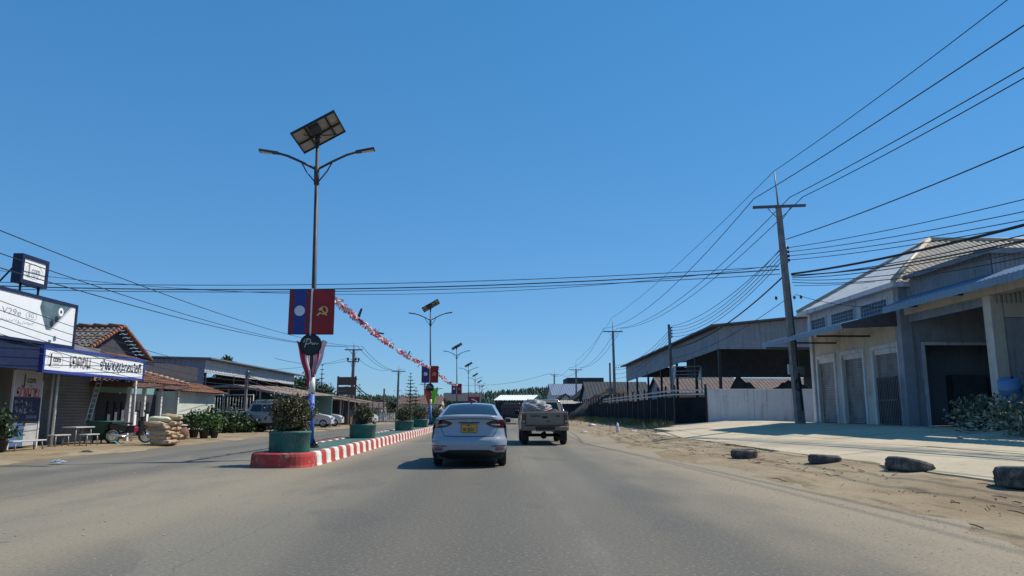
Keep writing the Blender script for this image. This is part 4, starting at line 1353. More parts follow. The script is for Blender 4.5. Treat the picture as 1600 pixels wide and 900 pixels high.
# small sign on top of it
r, fr, W, H = sign_box('rooftop_sign', 'small white sign with oval badge standing on top of the billboard', BX - .1, 24.95, 26.45, 5.62, 6.62, .13, 'navy', .34)
jcom(r, fr, W * .5, H * .48, .31, True)
m = MB()
for y in (25.2, 26.2):
    m.tube([(BX - .25, y, 5.2), (BX - .25, y, 5.64)], .04, 6)
m.tube([(BX - .3, 25.0, 6.3), (BX - 1.2, 25.0, 5.2)], .03, 6)
m.build('support', MATS['dark_metal'], r)
# tall banner at the shop front
M('banner_grey', (.42, .42, .44), .7, var=.06); M('banner_navy', (.03, .035, .08), .7, var=.1)
bx = -15.7
ya, yb = PXW(22, 620, bx).y, PXW(64, 620, bx).y
r = root('banner_sign', 'tall printed banner panel standing before the shop wall', 'sign', (bx, (ya + yb) / 2, .9))
m = MB(); m.box((bx - .05, ya, 1.75), (bx, yb, 2.62)); m.build('upper_panel', MATS['banner_grey'], r)
m = MB(); m.box((bx - .05, ya, .92), (bx, yb, 1.748)); m.build('lower_panel', MATS['banner_navy'], r)
fr = frame3((bx, ya, .92), (0, 1, 0), (0, 0, 1), (1, 0, 0))
jcom(r, fr, (yb - ya) * .52, 1.36, .30)
q = MB(); lao(q, 'JMH1ay', .1, .83, .28, .06, fr, (yb - ya - .2) / lao_width('JMH1ay', .28, 1.0), .004); q.build('red_lettering', MATS['ink_red'], r)
q = MB()
for k in range(9):
    u, v = .15 + (yb - ya - .4) * (k % 5) / 4.2, .42 + .2 * (k // 5)
    ribbon(q, catmull([(u + rn.uniform(-.08, .08), v + rn.uniform(-.1, .12)) for _ in range(5)], 4), .06, fr, .004)
q.build('product_pictures', MATS['ink_grey'], r)
q = MB(); latin(q, '55555148', (yb - ya) * .5, .12, .10, fr, .004); disc(q, .18, .17, .05, fr, .004); q.build('phone_number', MATS['banner_grey'], r)
for y_, z_ in ((yb + .01, 2.3), (ya - .07, 2.6)):
    m = MB(); m.box((bx - .06, y_, .05), (bx, y_ + .06, z_)); m.build('frame_post', MATS['pipe_white'], r)
M('cab_blue', (.07, .14, .30), .4, var=.1); M('cab_white', (.42, .42, .42), .4, var=.1)
r = root('display_cabinet', 'low cabinet with one blue and one pale door below the banner', 'cabinet', (bx - .3, (ya + yb) / 2, .1))
m = MB(); m.box((bx - .6, ya, .12), (bx - .062, yb, .9)); m.build('body', MATS['shop_wall'], r)
ymid = (ya + yb) / 2
m = MB(); m.box((bx - .061, ya, .15), (bx - .03, ymid - .01, .88)); m.build('door', MATS['cab_blue'], r)
m = MB(); m.box((bx - .061, ymid + .01, .15), (bx - .03, yb, .88)); m.build('door', MATS['cab_white'], r)
m = MB(); m.box((bx - .029, ymid - .1, .5), (bx - .015, ymid + .1, .52)); m.build('handle', MATS['dark_metal'], r)
for y in (ya + .05, yb - .15):
    m = MB(); m.box((bx - .5, y, .04), (bx - .4, y + .1, .12)); m.build('leg', MATS['dark_metal'], r)
# ladder-like lattice panel leaning at the shop corner
r = root('leaning_ladder', 'pale lattice ladder leaning at the corner of the shop', 'ladder', (-15.9, 29.0, .06))
a0, a1 = Vector((-15.9, 28.75, .06)), Vector((-16.1, 30.0, 2.6))
off = Vector((.03, .28, 0))
for o_ in (Vector(), off):
    m = MB(); m.tube([a0 + o_, a1 + o_], .028, 6); m.build('rail', MATS['pipe_white'], r)
for k in range(12):
    t = (k + .6) / 12.6
    m = MB(); m.tube([a0.lerp(a1, t), a0.lerp(a1, t) + off], .016, 5); m.build('rung', MATS['pipe_white'], r)
# benches and table before the shutter
M('bench_top', (.45, .45, .46), .5, var=.1); M('bench_leg', (.25, .25, .26), .5, .3)
def bench(nm, lab, cat, c, L, Wd, h, rz, group=None):
    r = root(nm, lab, cat, (c[0], c[1], .06), rz, group, world=False)
    m = MB(); m.bbox((-L / 2, -Wd / 2, h - .045), (L / 2, Wd / 2, h), .012); m.build('top', MATS['bench_top'], r)
    for sx in (-1, 1):
        for sy in (-1, 1):
            m = MB(); m.tube([(sx * L * .38, sy * Wd * .35, h - .04), (sx * L * .42, sy * Wd * .42, 0)], .022, 6); m.build('leg', MATS['bench_leg'], r)
c = G(127, 691); bench('bench', 'small pale bench before the grey shutter', 'bench', (-15.3, 26.4), .75, .3, .42, R(80), 'seats at the shop front')
bench('bench', 'small pale bench just right of the one before the shutter', 'bench', (-14.7, 27.2), .75, .3, .42, R(85), 'seats at the shop front')
bench('table', 'pale table behind the small benches at the shop corner', 'table', (-15.5, 27.9), 1.1, .55, .66, R(85))
bench('low_bench', 'long low dark bench below the banner cabinet', 'bench', (-14.9, 23.9), 1.6, .35, .32, R(88))

# ================================================================== left: tiled house with porch
M('tile_red', (.26, .115, .07), .8, var=.3, scale=5, dirt=(.10, .075, .06), dirtamt=.55)
M('tile_pale', (.42, .27, .20), .8, var=.2, scale=6, dirt=(.2, .13, .1), dirtamt=.4)
M('tile_grey', (.15, .12, .105), .85, var=.35, scale=4, dirt=(.05, .045, .04), dirtamt=.5)
M('wall_teal', (.16, .30, .29), .8, var=.1, scale=1.2)
M('wall_pale', (.50, .53, .46), .8, var=.08, scale=1, dirt=(.3, .3, .26), dirtamt=.4)
M('wall_dark', (.045, .045, .055), .8, var=.2)
M('wall_purple', (.10, .09, .13), .8, var=.15)
M('wood_brown', (.14, .075, .06), .7, var=.2)
M('glass_dark', (.02, .025, .03), .12, var=.2, spec=.6)
M('curtain', (.8, .8, .8), .8, var=.1)
hs = root('tiled_house', 'house with red tiled porch roof and teal wall behind the sack pile', 'house', (-18, 36, .05))
HX = -18.2
m = MB(); m.box((-29, 31.9, -.05), (HX - .2, 45.5, 3.9)); part('core', m, 'wall_dark', hs)
m = MB(); m.box((HX - .2, 33.4, 2.15), (HX, 39.8, 2.75)); part('teal_band', m, 'wall_teal', hs)
m = MB(); m.box((HX - .2, 33.4, 0), (HX, 39.8, 2.149)); part('front_wall', m, 'wall_dark', hs)
m = MB(); m.box((HX - .2, 31.9, 0), (HX + .3, 33.39, 2.9)); part('side_bay', m, 'wall_purple', hs)
boxpart('bay_panel', (HX + .3, 32.3, .15), (HX + .33, 33.3, 1.15), 'wood_brown', hs)
for k in range(7):
    y = 34.9 + k * .64
    w_ = boxpart('window', (HX, y, .55), (HX + .04, y + .30, 1.75), 'dark_metal', hs)
    boxpart('pane', (HX + .041, y + .03, .58), (HX + .047, y + .27, 1.72), 'glass_dark', w_, hs.location)
    boxpart('curtain', (HX + .048, y + .04, .6), (HX + .054, y + .26, 1.15 + .1 * (k % 3)), 'curtain', w_, hs.location)
m = MB(); m.box((HX - .4, 39.85, 0), (HX + 1.0, 45.4, 2.35)); part('pale_wing', m, 'wall_pale', hs)
for z in (.55, .75, .95, 1.15):
    boxpart('slat', (HX + 1.0, 40.2, z), (HX + 1.03, 44.9, z + .05), 'wall_pale', hs)
for y in (42.0, 42.5):
    boxpart('shutter_leaf', (HX + 1.0, y, .4), (HX + 1.035, y + .04, 1.4), 'wall_dark', hs)
# tiled roofs: courses as stepped strips, pantile waves along the eave
def tiled(nm, e0, e1, t0, t1, mt, par, courses=8, pitch=.24):
    """roof slope from eave e0-e1 to top t0-t1"""
    e0, e1, t0, t1 = Vector(e0), Vector(e1), Vector(t0), Vector(t1)
    nrm = (e1 - e0).cross(t0 - e0).normalized()
    if nrm.z < 0: nrm = -nrm
    m = MB()
    n = max(6, int((e1 - e0).length / pitch) * 4)
    for c in range(courses):
        v0, v1 = c / courses, (c + 1.06) / courses
        vs = []
        for i in range(n + 1):
            u = i / n
            h = .028 * math.sin(u * (e1 - e0).length / pitch * 2 * math.pi)
            a = e0.lerp(t0, v0).lerp(e1.lerp(t1, v0), u) + nrm * (h + .045)
            b = e0.lerp(t0, v1).lerp(e1.lerp(t1, v1), u) + nrm * h
            vs += [a, b]
        m.add(vs, [(2 * i, 2 * i + 2, 2 * i + 3, 2 * i + 1) for i in range(n)], False)
    return m.build(nm, MATS[mt], par, hs.location)
px0, px1, py0, py1, pz, pr = -19.9, -15.3, 31.3, 36.9, 2.5, 3.3
rx, ra, rb = -17.8, 33.0, 35.4
po = tiled('porch_roof', (px1, py0, pz), (px1, py1, pz), (rx, ra, pr), (rx, rb, pr), 'tile_red', hs, 7)
tiled('porch_hip', (px0, py0, pz), (px1, py0, pz), (rx - .01, ra, pr), (rx, ra, pr), 'tile_red', hs, 7)
tiled('porch_hip', (px1, py1, pz), (px0, py1, pz), (rx, rb, pr), (rx - .01, rb, pr), 'tile_red', hs, 7)
m = MB()
for a, b in (((px1, py0, pz), (rx, ra, pr)), ((px1, py1, pz), (rx, rb, pr)), ((rx, ra, pr), (rx, rb, pr))):
    for k in range(12):
        p0_, p1_ = Vector(a).lerp(Vector(b), k / 12), Vector(a).lerp(Vector(b), (k + 1.05) / 12)
        m.tube([p0_ + Vector((0, 0, .10)), p1_ + Vector((0, 0, .06))], [.10, .075], 7)
part('ridge_tiles', m, 'tile_pale', hs)
m = MB(); m.box((px1 - .05, py0, pz - .2), (px1, py1, pz - .01)); m.box((px0, py0 - .05, pz - .2), (px1, py0, pz - .01)); m.box((px0, py0, pz - .1), (px1 - .06, py1, pz - .06)); part('porch_soffit', m, 'wood_brown', hs)
for y in (31.7, 33.0, 34.6, 36.4):
    m = MB(); m.box((px1 - .42, y, 0), (px1 - .28, y + .14, pz - .2)); part('porch_post', m, 'pipe_white', hs)
# upper gable roof behind the billboard
gx0, gx1, gy0, gy1, gym, ge, gr_ = -30, -19.3, 34.7, 41.3, 38.0, 4.0, 5.55
tiled('main_roof', (gx0, gy0, ge), (gx1, gy0, ge), (gx0, gym, gr_), (gx1, gym, gr_), 'tile_grey', hs, 10, .3)
tiled('main_roof', (gx1, gy1, ge), (gx0, gy1, ge), (gx1, gym, gr_), (gx0, gym, gr_), 'tile_grey', hs, 10, .3)
m = MB()
for a, b in (((gx1, gy0, ge), (gx1, gym, gr_)), ((gx1, gy1, ge), (gx1, gym, gr_)), ((gx0, gym, gr_), (gx1, gym, gr_))):
    for k in range(14):
        p0_, p1_ = Vector(a).lerp(Vector(b), k / 14), Vector(a).lerp(Vector(b), (k + 1.05) / 14)
        m.tube([p0_ + Vector((0, 0, .10)), p1_ + Vector((0, 0, .06))], [.12, .09], 7)
part('gable_tiles', m, 'tile_red', hs)
m = MB(); m.prism([(gx1 - .5, gy0 + .3, ge - .1), (gx1 - .5, gy1 - .3, ge - .1), (gx1 - .5, gym, gr_ - .12)], (.1, 0, 0)); part('gable_wall', m, 'wall_dark', hs)
tiled('lower_eave', (gx1 + .6, gy0 + .2, 3.72), (gx1 + .6, gy1 - .2, 3.72), (gx1 - .45, gy0 + .6, 4.2), (gx1 - .45, gy1 - .6, 4.2), 'tile_red', hs, 4)
tiled('wing_eave', (HX + 1.5, 39.6, 2.33), (HX + 1.5, 46.2, 2.33), (HX - .3, 39.7, 2.95), (HX - .3, 46.0, 2.95), 'tile_red', hs, 6)
m = MB(); m.lathe([(0, -.06), (.06, 0), (0, .06)], (HX + .4, 35.2, pz - .36), 2, 10); part('porch_bulb', m, 'sign_white', hs)

# ================================================================== sack pile by the road
M('sack_tan', (.50, .37, .24), .85, var=.2, scale=7, dirt=(.3, .2, .12), dirtamt=.4, bump=.4)
M('sack_pale', (.60, .60, .42), .85, var=.12, scale=7, bump=.4)
M('sack_brown', (.36, .25, .17), .85, var=.2, scale=7, bump=.4)
sk = {}
for mt in ('sack_tan', 'sack_pale', 'sack_brown'):
    m = MB()
    def f(u, v):
        a, b = 2 * math.pi * u, math.pi * (v - .5)
        e = lambda c, p: math.copysign(abs(c) ** p, c)
        x, y, z = e(math.cos(b), .5) * e(math.cos(a), .55), e(math.cos(b), .5) * e(math.sin(a), .55), e(math.sin(b), .8)
        k = 1 + .20 * noise.noise(Vector((x * 2, y * 2, z * 2 + len(mt)))) + .10 * noise.noise(Vector((x * 5, y * 5, z * 5))) + .05 * noise.noise(Vector((x * 13, y * 13, z * 13)))
        pinch = 1 - .45 * abs(x) ** 4
        return (x * .38 * k, y * .20 * k, z * .105 * k * pinch)
    m.grid(33, 19, f)
    sk[mt] = m
SP = Vector((-12.42, 28.2, .07))
lay = ['bottom', 'second lowest', 'middle', 'second highest', 'upper']
pos = ['near', 'middle', 'far']
first = {}
def sack(mt, loc, rot, label):
    if mt not in first:
        o = sk[mt].build('sack', MATS[mt]); first[mt] = o
    else:
        o = first[mt].copy(); COL.objects.link(o)
    o.location = loc; o.rotation_euler = rot
    tag(o, label, 'sack', 'sacks piled at the roadside')
rn = random.Random(21)
for L in range(5):
    for j in range(3):
        for side in range(1):
            mt = 'sack_tan' if rn.random() < .7 else 'sack_brown'
            lab = '%s sack in the %s layer of the roadside pile, %s one' % ('tan' if mt == 'sack_tan' else 'brown', lay[L], pos[j])
            sack(mt, (SP.x + rn.uniform(-.09, .09) - .04 * L * (j == 0), SP.y - .38 + .38 * j, SP.z + .095 + L * .165), (rn.uniform(-.08, .08), rn.uniform(-.08, .08), rn.uniform(-.12, .12)), lab)
sack('sack_pale', (SP.x - .16, SP.y - .25, SP.z + .92), (0, .05, .2), 'pale yellow sack lying on top of the roadside pile, left')
sack('sack_tan', (SP.x + .12, SP.y + .12, SP.z + 1.0), (0, .12, .3), 'tan sack slumped on the very top of the roadside pile')

# green cart / tub, motorcycle, low things before the porch
M('tub_green', (.025, .10, .08), .5, var=.2, scale=3)
M('tarp_teal', (.12, .38, .36), .6, var=.2, scale=4)
r = root('green_tub', 'green flared tub standing left of the motorcycle', 'tub', (-15.3, 29.4, .06), .1, world=False)
m = MB()
lo, hi = (.28, .38), (.45, .66)
m.hexa([(-lo[0], -lo[1], .18), (lo[0], -lo[1], .18), (lo[0], lo[1], .18), (-lo[0], lo[1], .18)], [(-hi[0], -hi[1], .82), (hi[0], -hi[1], .82), (hi[0], hi[1], .82), (-hi[0], hi[1], .82)]); m.build('tub', MATS['tub_green'], r)
m = MB()
for a, b in (((-hi[0], -hi[1]), (hi[0], -hi[1])), ((hi[0], -hi[1]), (hi[0], hi[1])), ((hi[0], hi[1]), (-hi[0], hi[1])), ((-hi[0], hi[1]), (-hi[0], -hi[1]))):
    m.tube([(a[0], a[1], .83), (b[0], b[1], .83)], .03, 6)
m.build('rim', MATS['tub_green'], r)
for sx in (-1, 1):
    for sy in (-1, 1):
        m = MB(); m.tube([(sx * .25, sy * .36, .2), (sx * .28, sy * .4, 0)], .03, 6); m.build('leg', MATS['dark_metal'], r)
m = MB(); m.grid(12, 8, lambda u, v: (-14.95 + .5 * u - .1 * v, 28.7 + .8 * v, .07 + .22 * (1 - u) * (1 - .5 * v) + .04 * math.sin(u * 9 + v * 5))); m.grid(12, 8, lambda u, v: (-14.95 + .5 * u - .1 * v, 28.7 + .8 * v, .06)); single('teal_tarp', m, MATS['tarp_teal'], 'crumpled teal sheet on the ground below the green tub', 'tarp', (-14.8, 29.1, .06))

M('rubber', (.02, .02, .021), .85, var=.25, scale=10, bump=.3)
M('moto_black', (.02, .02, .022), .35, var=.2)
M('moto_red', (.45, .02, .06), .35, var=.15)
M('chrome', (.6, .6, .6), .2, .9, var=.1)
def tyre_prof(R_, w, hub):
    return [(hub, -w * .36), (hub + (R_ - hub) * .5, -w * .5), (R_ - .025, -w * .44), (R_, -w * .28), (R_, w * .28), (R_ - .025, w * .44), (hub + (R_ - hub) * .5, w * .5), (hub, w * .36)]
mo = root('motorcycle', 'black and pink-red motorcycle parked before the porch left of the sacks', 'motorcycle', (-14.3, 29.3, .06), R(48), world=False)
for x in (-.62, .62):
    m = MB(); m.lathe(tyre_prof(.29, .09, .23), (x, 0, .29), 1, 20, True, True); w_ = m.build('wheel', MATS['rubber'], mo)
    m = MB(); m.lathe([(.0, -.03), (.05, -.04), (.06, -.015), (.22, -.012), (.235, -.02), (.235, .02), (.22, .012), (.06, .015), (.05, .04), (0, .03)], (x, 0, .29), 1, 20); m.build('rim', MATS['chrome'], w_)
m = MB(); m.tube([(-.62, .06, .29), (-.2, .07, .42), (.1, .05, .42)], .035, 6); m.tube([(.62, .05, .29), (.50, .05, .62), (.44, .0, .92)], .025, 6); m.tube([(.62, -.05, .29), (.50, -.05, .62), (.44, .0, .92)], .025, 6); m.build('frame', MATS['dark_metal'], mo)
m = MB(); m.hexa([(-.75, -.08, .55), (.1, -.09, .40), (.1, .09, .40), (-.75, .08, .55)], [(-.8, -.09, .74), (.15, -.1, .66), (.15, .1, .66), (-.8, .09, .74)]); m.build('body', MATS['moto_black'], mo)
m = MB(); m.bbox((-.72, -.11, .72), (.05, .11, .80), .03); m.build('seat', MATS['rubber'], mo)
m = MB(); m.hexa([(.30, -.17, .30), (.42, -.18, .30), (.42, .18, .30), (.30, .17, .30)], [(.34, -.12, .86), (.52, -.13, .86), (.52, .13, .86), (.34, .12, .86)]); m.build('leg_shield', MATS['moto_black'], mo)
m = MB(); m.bbox((.10, -.115, .44), (.34, .115, .62), .02); m.build('side_panel', MATS['moto_red'], mo)
m = MB(); m.hexa([(.42, -.12, .86), (.56, -.1, .86), (.56, .1, .86), (.42, .12, .86)], [(.38, -.1, 1.0), (.5, -.08, 1.02), (.5, .08, 1.02), (.38, .1, 1.0)]); m.build('headlight_cowl', MATS['moto_black'], mo)
m = MB(); m.tube([(.36, -.34, 1.02), (.42, -.1, .98), (.42, .1, .98), (.36, .34, 1.02)], .02, 6); m.build('handlebar', MATS['dark_metal'], mo)
for s in (-1, 1):
    m = MB(); m.tube([(.4, s * .22, 1.0), (.38, s * .3, 1.2)], .008, 5); m.lathe([(0, -.02), (.06, -.015), (.06, .015), (0, .02)], (.38, s * .31, 1.23), 0, 10); m.build('mirror', MATS['moto_black'], mo)
m = MB(); m.grid(10, 5, lambda u, v: (.62 + .33 * math.cos(R(20 + 140 * u)), -.07 + .14 * v, .29 + .33 * math.sin(R(20 + 140 * u)))); m.grid(10, 5, lambda u, v: (-.62 + .33 * math.cos(R(40 + 120 * u)), -.08 + .16 * v, .29 + .33 * math.sin(R(40 + 120 * u)))); m.build('mudguard', MATS['moto_black'], mo)
m = MB(); m.tube([(.05, -.14, .3), (-.3, -.15, .27), (-.8, -.15, .4)], [.03, .045, .05], 8); m.build('exhaust', MATS['chrome'], mo)

# potted plants right of the porch
M('pot_clay', (.20, .10, .07), .85, var=.2); M('pot_dark', (.03, .03, .03), .7, var=.2)
def potted(lab, c, s, leaf, seed, pot='pot_dark'):
    r = root('potted_plant', lab, 'potted plant', (c[0], c[1], .06), group='potted plants by the tiled house', world=False)
    m = MB(); m.lathe([(0, 0), (.16 * s, 0), (.24 * s, .34 * s), (.26 * s, .35 * s), (.26 * s, .4 * s), (.22 * s, .4 * s), (.2 * s, .34 * s), (0, .33 * s)], n=16); m.build('pot', MATS[pot], r)
    m = MB()
    for k in range(4):
        a = k * 1.7 + seed
        m.tube([(0, 0, .3 * s), (.12 * s * math.cos(a), .12 * s * math.sin(a), .6 * s), (.3 * s * math.cos(a), .3 * s * math.sin(a), .9 * s)], [.02, .015, .007], 5)
    m.build('stems', MATS['bark'], r)
    m = MB(); leaves(m, (0, 0, .85 * s), (.55 * s, .55 * s, .5 * s), 420, .085, .2, 1, seed, .35); m.build('foliage', leaf, r)
for k, (px, y, s, lf_, lab) in enumerate(((288, 34.5, .8, LEAF_D, 'small dark potted plant by the porch post, left of the others'), (304, 35.5, .95, LEAF_D, 'dark bushy potted plant beside the porch steps'), (320, 34.5, .95, LEAF_G, 'bright green potted plant at the road edge by the house'), (336, 35.0, .8, LEAF_G, 'low bright green potted plant, rightmost by the house'), (328, 38.5, 1.15, LEAF_D, 'tall grey-green potted plant behind the bright ones'), (2, 22.6, .95, LEAF_D, 'leafy dark potted plant at the left edge before the shop'))):
    q = P(px, 660, y); potted(lab, (q.x, q.y), s, lf_, 40 + k)
r = root('clay_jar', 'stout clay jar on the ground by the porch post', 'jar', (-13.9, 33.0, .06), world=False)
m = MB(); m.lathe([(0, 0), (.2, 0), (.33, .22), (.34, .36), (.24, .52), (.22, .56), (.25, .6), (.2, .6), (.18, .52)], n=20); m.build('body', MATS['pot_clay'], r)
m = MB(); m.lathe([(.2, .58), (.27, .6), (.27, .64), (0, .67)], n=20); m.build('lid', MATS['bench_top'], r)

# ================================================================== left: big shed behind, and open garage
M('shed_lilac', (.24, .24, .33), .6, .1, var=.12, scale=.6, dirt=(.16, .15, .17), dirtamt=.4)
M('shed_white', (.48, .50, .52), .6, var=.1, scale=.7, dirt=(.3, .28, .25), dirtamt=.4)
M('rust_sheet', (.17, .12, .095), .8, .1, var=.35, scale=1.3, dirt=(.32, .29, .27), dirtamt=.5)
M('fence_grey', (.16, .17, .175), .75, var=.2, scale=1.5)
s2 = root('lilac_shed', 'large lilac-grey metal shed with white fascia behind the left open garage', 'shed', (-23, 55.6, .05))
m = MB(); m.corr((-40, 55.6, 3.3), (-22, 55.6, 3.3), (0, 0, 1.9), None, .4, .03, 'sq'); part('end_siding', m, 'shed_lilac', s2)
m = MB(); m.corr((-22, 55.6, 4.15), (-22, 80, 4.15), (0, 0, .98), None, .6, .02, 'sq'); part('fascia_siding', m, 'shed_white', s2)
m = MB(); m.hexa([(-40, 55.2, 5.6), (-21.4, 55.2, 5.16), (-21.4, 81.5, 5.16), (-40, 81.5, 5.6)], [(-40, 55.2, 5.7), (-21.4, 55.2, 5.26), (-21.4, 81.5, 5.26), (-40, 81.5, 5.7)]); part('roof', m, 'flashing', s2)
for k in range(5):
    boxpart('post', (-22.1, 55.8 + k * 5.9, 0), (-21.95, 55.95 + k * 5.9, 4.2), 'dark_metal', s2)
m = MB(); m.box((-40, 80, 0), (-22.2, 80.1, 4.9)); part('back_wall', m, 'wall_dark', s2)
boxpart('end_wall', (-40, 55.7, 0), (-24, 55.75, 3.3), 'wall_dark', s2)
ga = root('open_garage', 'low dark open garage with rusty sheet roof sheltering the parked pickup', 'shed', (-17.5, 52, .05))
apx, az, lx, rx_, ez = -17.7, 3.05, -24.5, -13.6, 2.35
for a, b, za, zb in ((lx, apx, ez + .1, az), (apx, rx_, az, ez)):
    m = MB(); m.corr((a, 49.5, za), (b, 49.5, zb), (0, 12.5, .25), None, .3, .03, 'sin'); part('roof_slope', m, 'rust_sheet', ga)
    m = MB(); m.hexa([(a, 49.45, za - .12), (b, 49.45, zb - .12), (b, 49.5, zb - .12), (a, 49.5, za - .12)], [(a, 49.45, za + .02), (b, 49.45, zb + .02), (b, 49.5, zb + .02), (a, 49.5, za + .02)]); part('barge_board', m, 'galv', ga)
m = MB(); m.box((-24.5, 61.8, 0), (-13.8, 61.9, 2.6)); part('back_wall', m, 'wall_teal', ga)
boxpart('side_wall', (-24.5, 49.6, 0), (-24.4, 61.8, 2.4), 'wall_teal', ga)
for x in (-23.5, -20.6, -18.0, -15.9, -13.9):
    boxpart('post', (x, 49.6, 0), (x + .1, 49.7, az - .25 - abs(x - apx) * .1), 'galv', ga)
# mesh fence panels and gate frames in front of it
M('mesh_post', (.38, .39, .40), .5, .3, var=.15)
gf = root('pipe_fence', 'pale pipe fence and gate frame before the open garage', 'fence', (-16, 48.6, .05))
for x0, x1, z1 in ((-19.6, -17.9, 2.35), (-17.8, -15.95, 2.35), (-15.9, -13.6, 1.95)):
    m = MB(); m.tube([(x0, 48.6, .05), (x0, 48.6, z1), (x1, 48.6, z1), (x1, 48.6, .05)], .045, 6); pn_ = part('gate_frame', m, 'mesh_post', gf)
    m = MB()
    for k in range(1, 10):
        x = x0 + (x1 - x0) * k / 10
        m.tube([(x, 48.6, .3), (x, 48.6, z1)], .012, 4)
    for z in (.3, z1 * .6):
        m.tube([(x0, 48.6, z), (x1, 48.6, z)], .02, 5)
    m.build('bars', MATS['mesh_post'], pn_, gf.location)
# row of low stalls beyond
sr = root('roadside_stalls', 'row of low dark stalls with rusty sheet roofs beyond the parked cars', 'stall', (-15.5, 75, .05))
for k, (y0, y1, xe, ze) in enumerate(((62.5, 70, -13.9, 2.35), (70.2, 78, -13.4, 2.15), (78.2, 87, -13.8, 2.3))):
    m = MB(); m.corr((xe, y0, ze), (xe, y1, ze), (-6, 0, 1.0), None, .35, .035, 'sin'); part('roof_sheet', m, 'rust_sheet', sr)
    m = MB(); m.box((-19.5, y0, 0), (-16.2, y1, 2.4)); part('stall_back', m, 'wall_dark', sr)
    for y in (y0 + .1, (y0 + y1) / 2, y1 - .2):
        boxpart('post', (xe - .2, y, 0), (xe - .1, y + .1, ze), 'galv', sr)
    m = MB(); m.box((xe - 1.4, y0 + 1, 0), (xe - .7, y1 - 1.5, .85)); part('counter', m, 'wood_brown', sr)
# brown signboard on posts
q0, q1 = P(527, 589, 80), P(556, 617, 80)
sb = root('brown_signboard', 'brown two-panel signboard on posts beside the tall left pole', 'sign', ((q0.x + q1.x) / 2, 80, .05))
zm = (q0.z + q1.z) / 2
boxpart('panel', (q0.x, 80, zm + .08), (q1.x, 80.1, q0.z), 'wood_brown', sb)
boxpart('panel', (q0.x, 80, q1.z), (q1.x, 80.1, zm - .08), 'wood_brown', sb)
for x in (q0.x + .05, q1.x - .1):
    boxpart('post', (x - .06, 80.101, 0), (x + .08, 80.24, q0.z + .1), 'dark_metal', sb)

# ================================================================== white sedan
def m_carpaint(name, col, dirt, amt, rough=.22):
    t = NT(name)
    n1 = t.noise(1.8, 5, .6)
    x, y, z = t.xyz(t.co())
    low = t.smooth(z, .25, .75, 1, .25)
    f = t.math('MULTIPLY', t.math('MULTIPLY', t.smooth(n1, .35, .68), low), amt)
    t.out(t.mix(f, col, dirt), t.math('ADD', t.math('MULTIPLY', f, .5), rough), 0, .5)
    t.b.inputs['Coat Weight'].default_value = .5
    t.b.inputs['Coat Roughness'].default_value = .05
    MATS[name] = t.m
m_carpaint('paint_white', (.28, .325, .40), (.32, .28, .23), .45)
m_carpaint('paint_silver', (.30, .305, .31), (.25, .22, .18), .5)
m_carpaint('paint_offwhite', (.20, .15, .115), (.085, .06, .045), 1.0, .55)
m_carpaint('paint_dark', (.03, .032, .04), (.12, .1, .08), .5)
M('car_glass', (.012, .022, .035), .05, var=.1, spec=.7)
M('trim_black', (.015, .015, .017), .55, var=.2)
M('tail_red', (.035, .005, .008), .12, var=.2, spec=.6)
M('tail_clear', (.34, .26, .27), .15, var=.1)
M('reflector', (.26, .11, .11), .25, var=.15)
M('plate_yellow', (.55, .29, .06), .5, var=.08)
M('alloy', (.35, .35, .36), .35, .7, var=.15)
def lerp_tab(tab, x):
    if x <= tab[0][0]: return tab[0][1]
    for (a, va), (b, vb) in zip(tab, tab[1:]):
        if x <= b:
            t = (x - a) / (b - a); return va + (vb - va) * t
    return tab[-1][1]
SY = [(.20, .20), (.27, .09), (.34, .035), (.44, .0), (.55, -.012), (.63, .005), (.68, .05), (.72, .075), (.80, .085), (.92, .105), (1.02, .10), (1.09, .075), (1.13, .05), (1.155, .045)]
SHW = [(.20, .76), (.30, .82), (.44, .855), (.6, .868), (.75, .865), (.9, .85), (1.02, .815), (1.10, .77), (1.155, .72)]
def yrear(x, z):
    v = min(1, abs(x) / lerp_tab(SHW, z))
    return lerp_tab(SY, z) + .06 * v * v + .30 * v ** 6
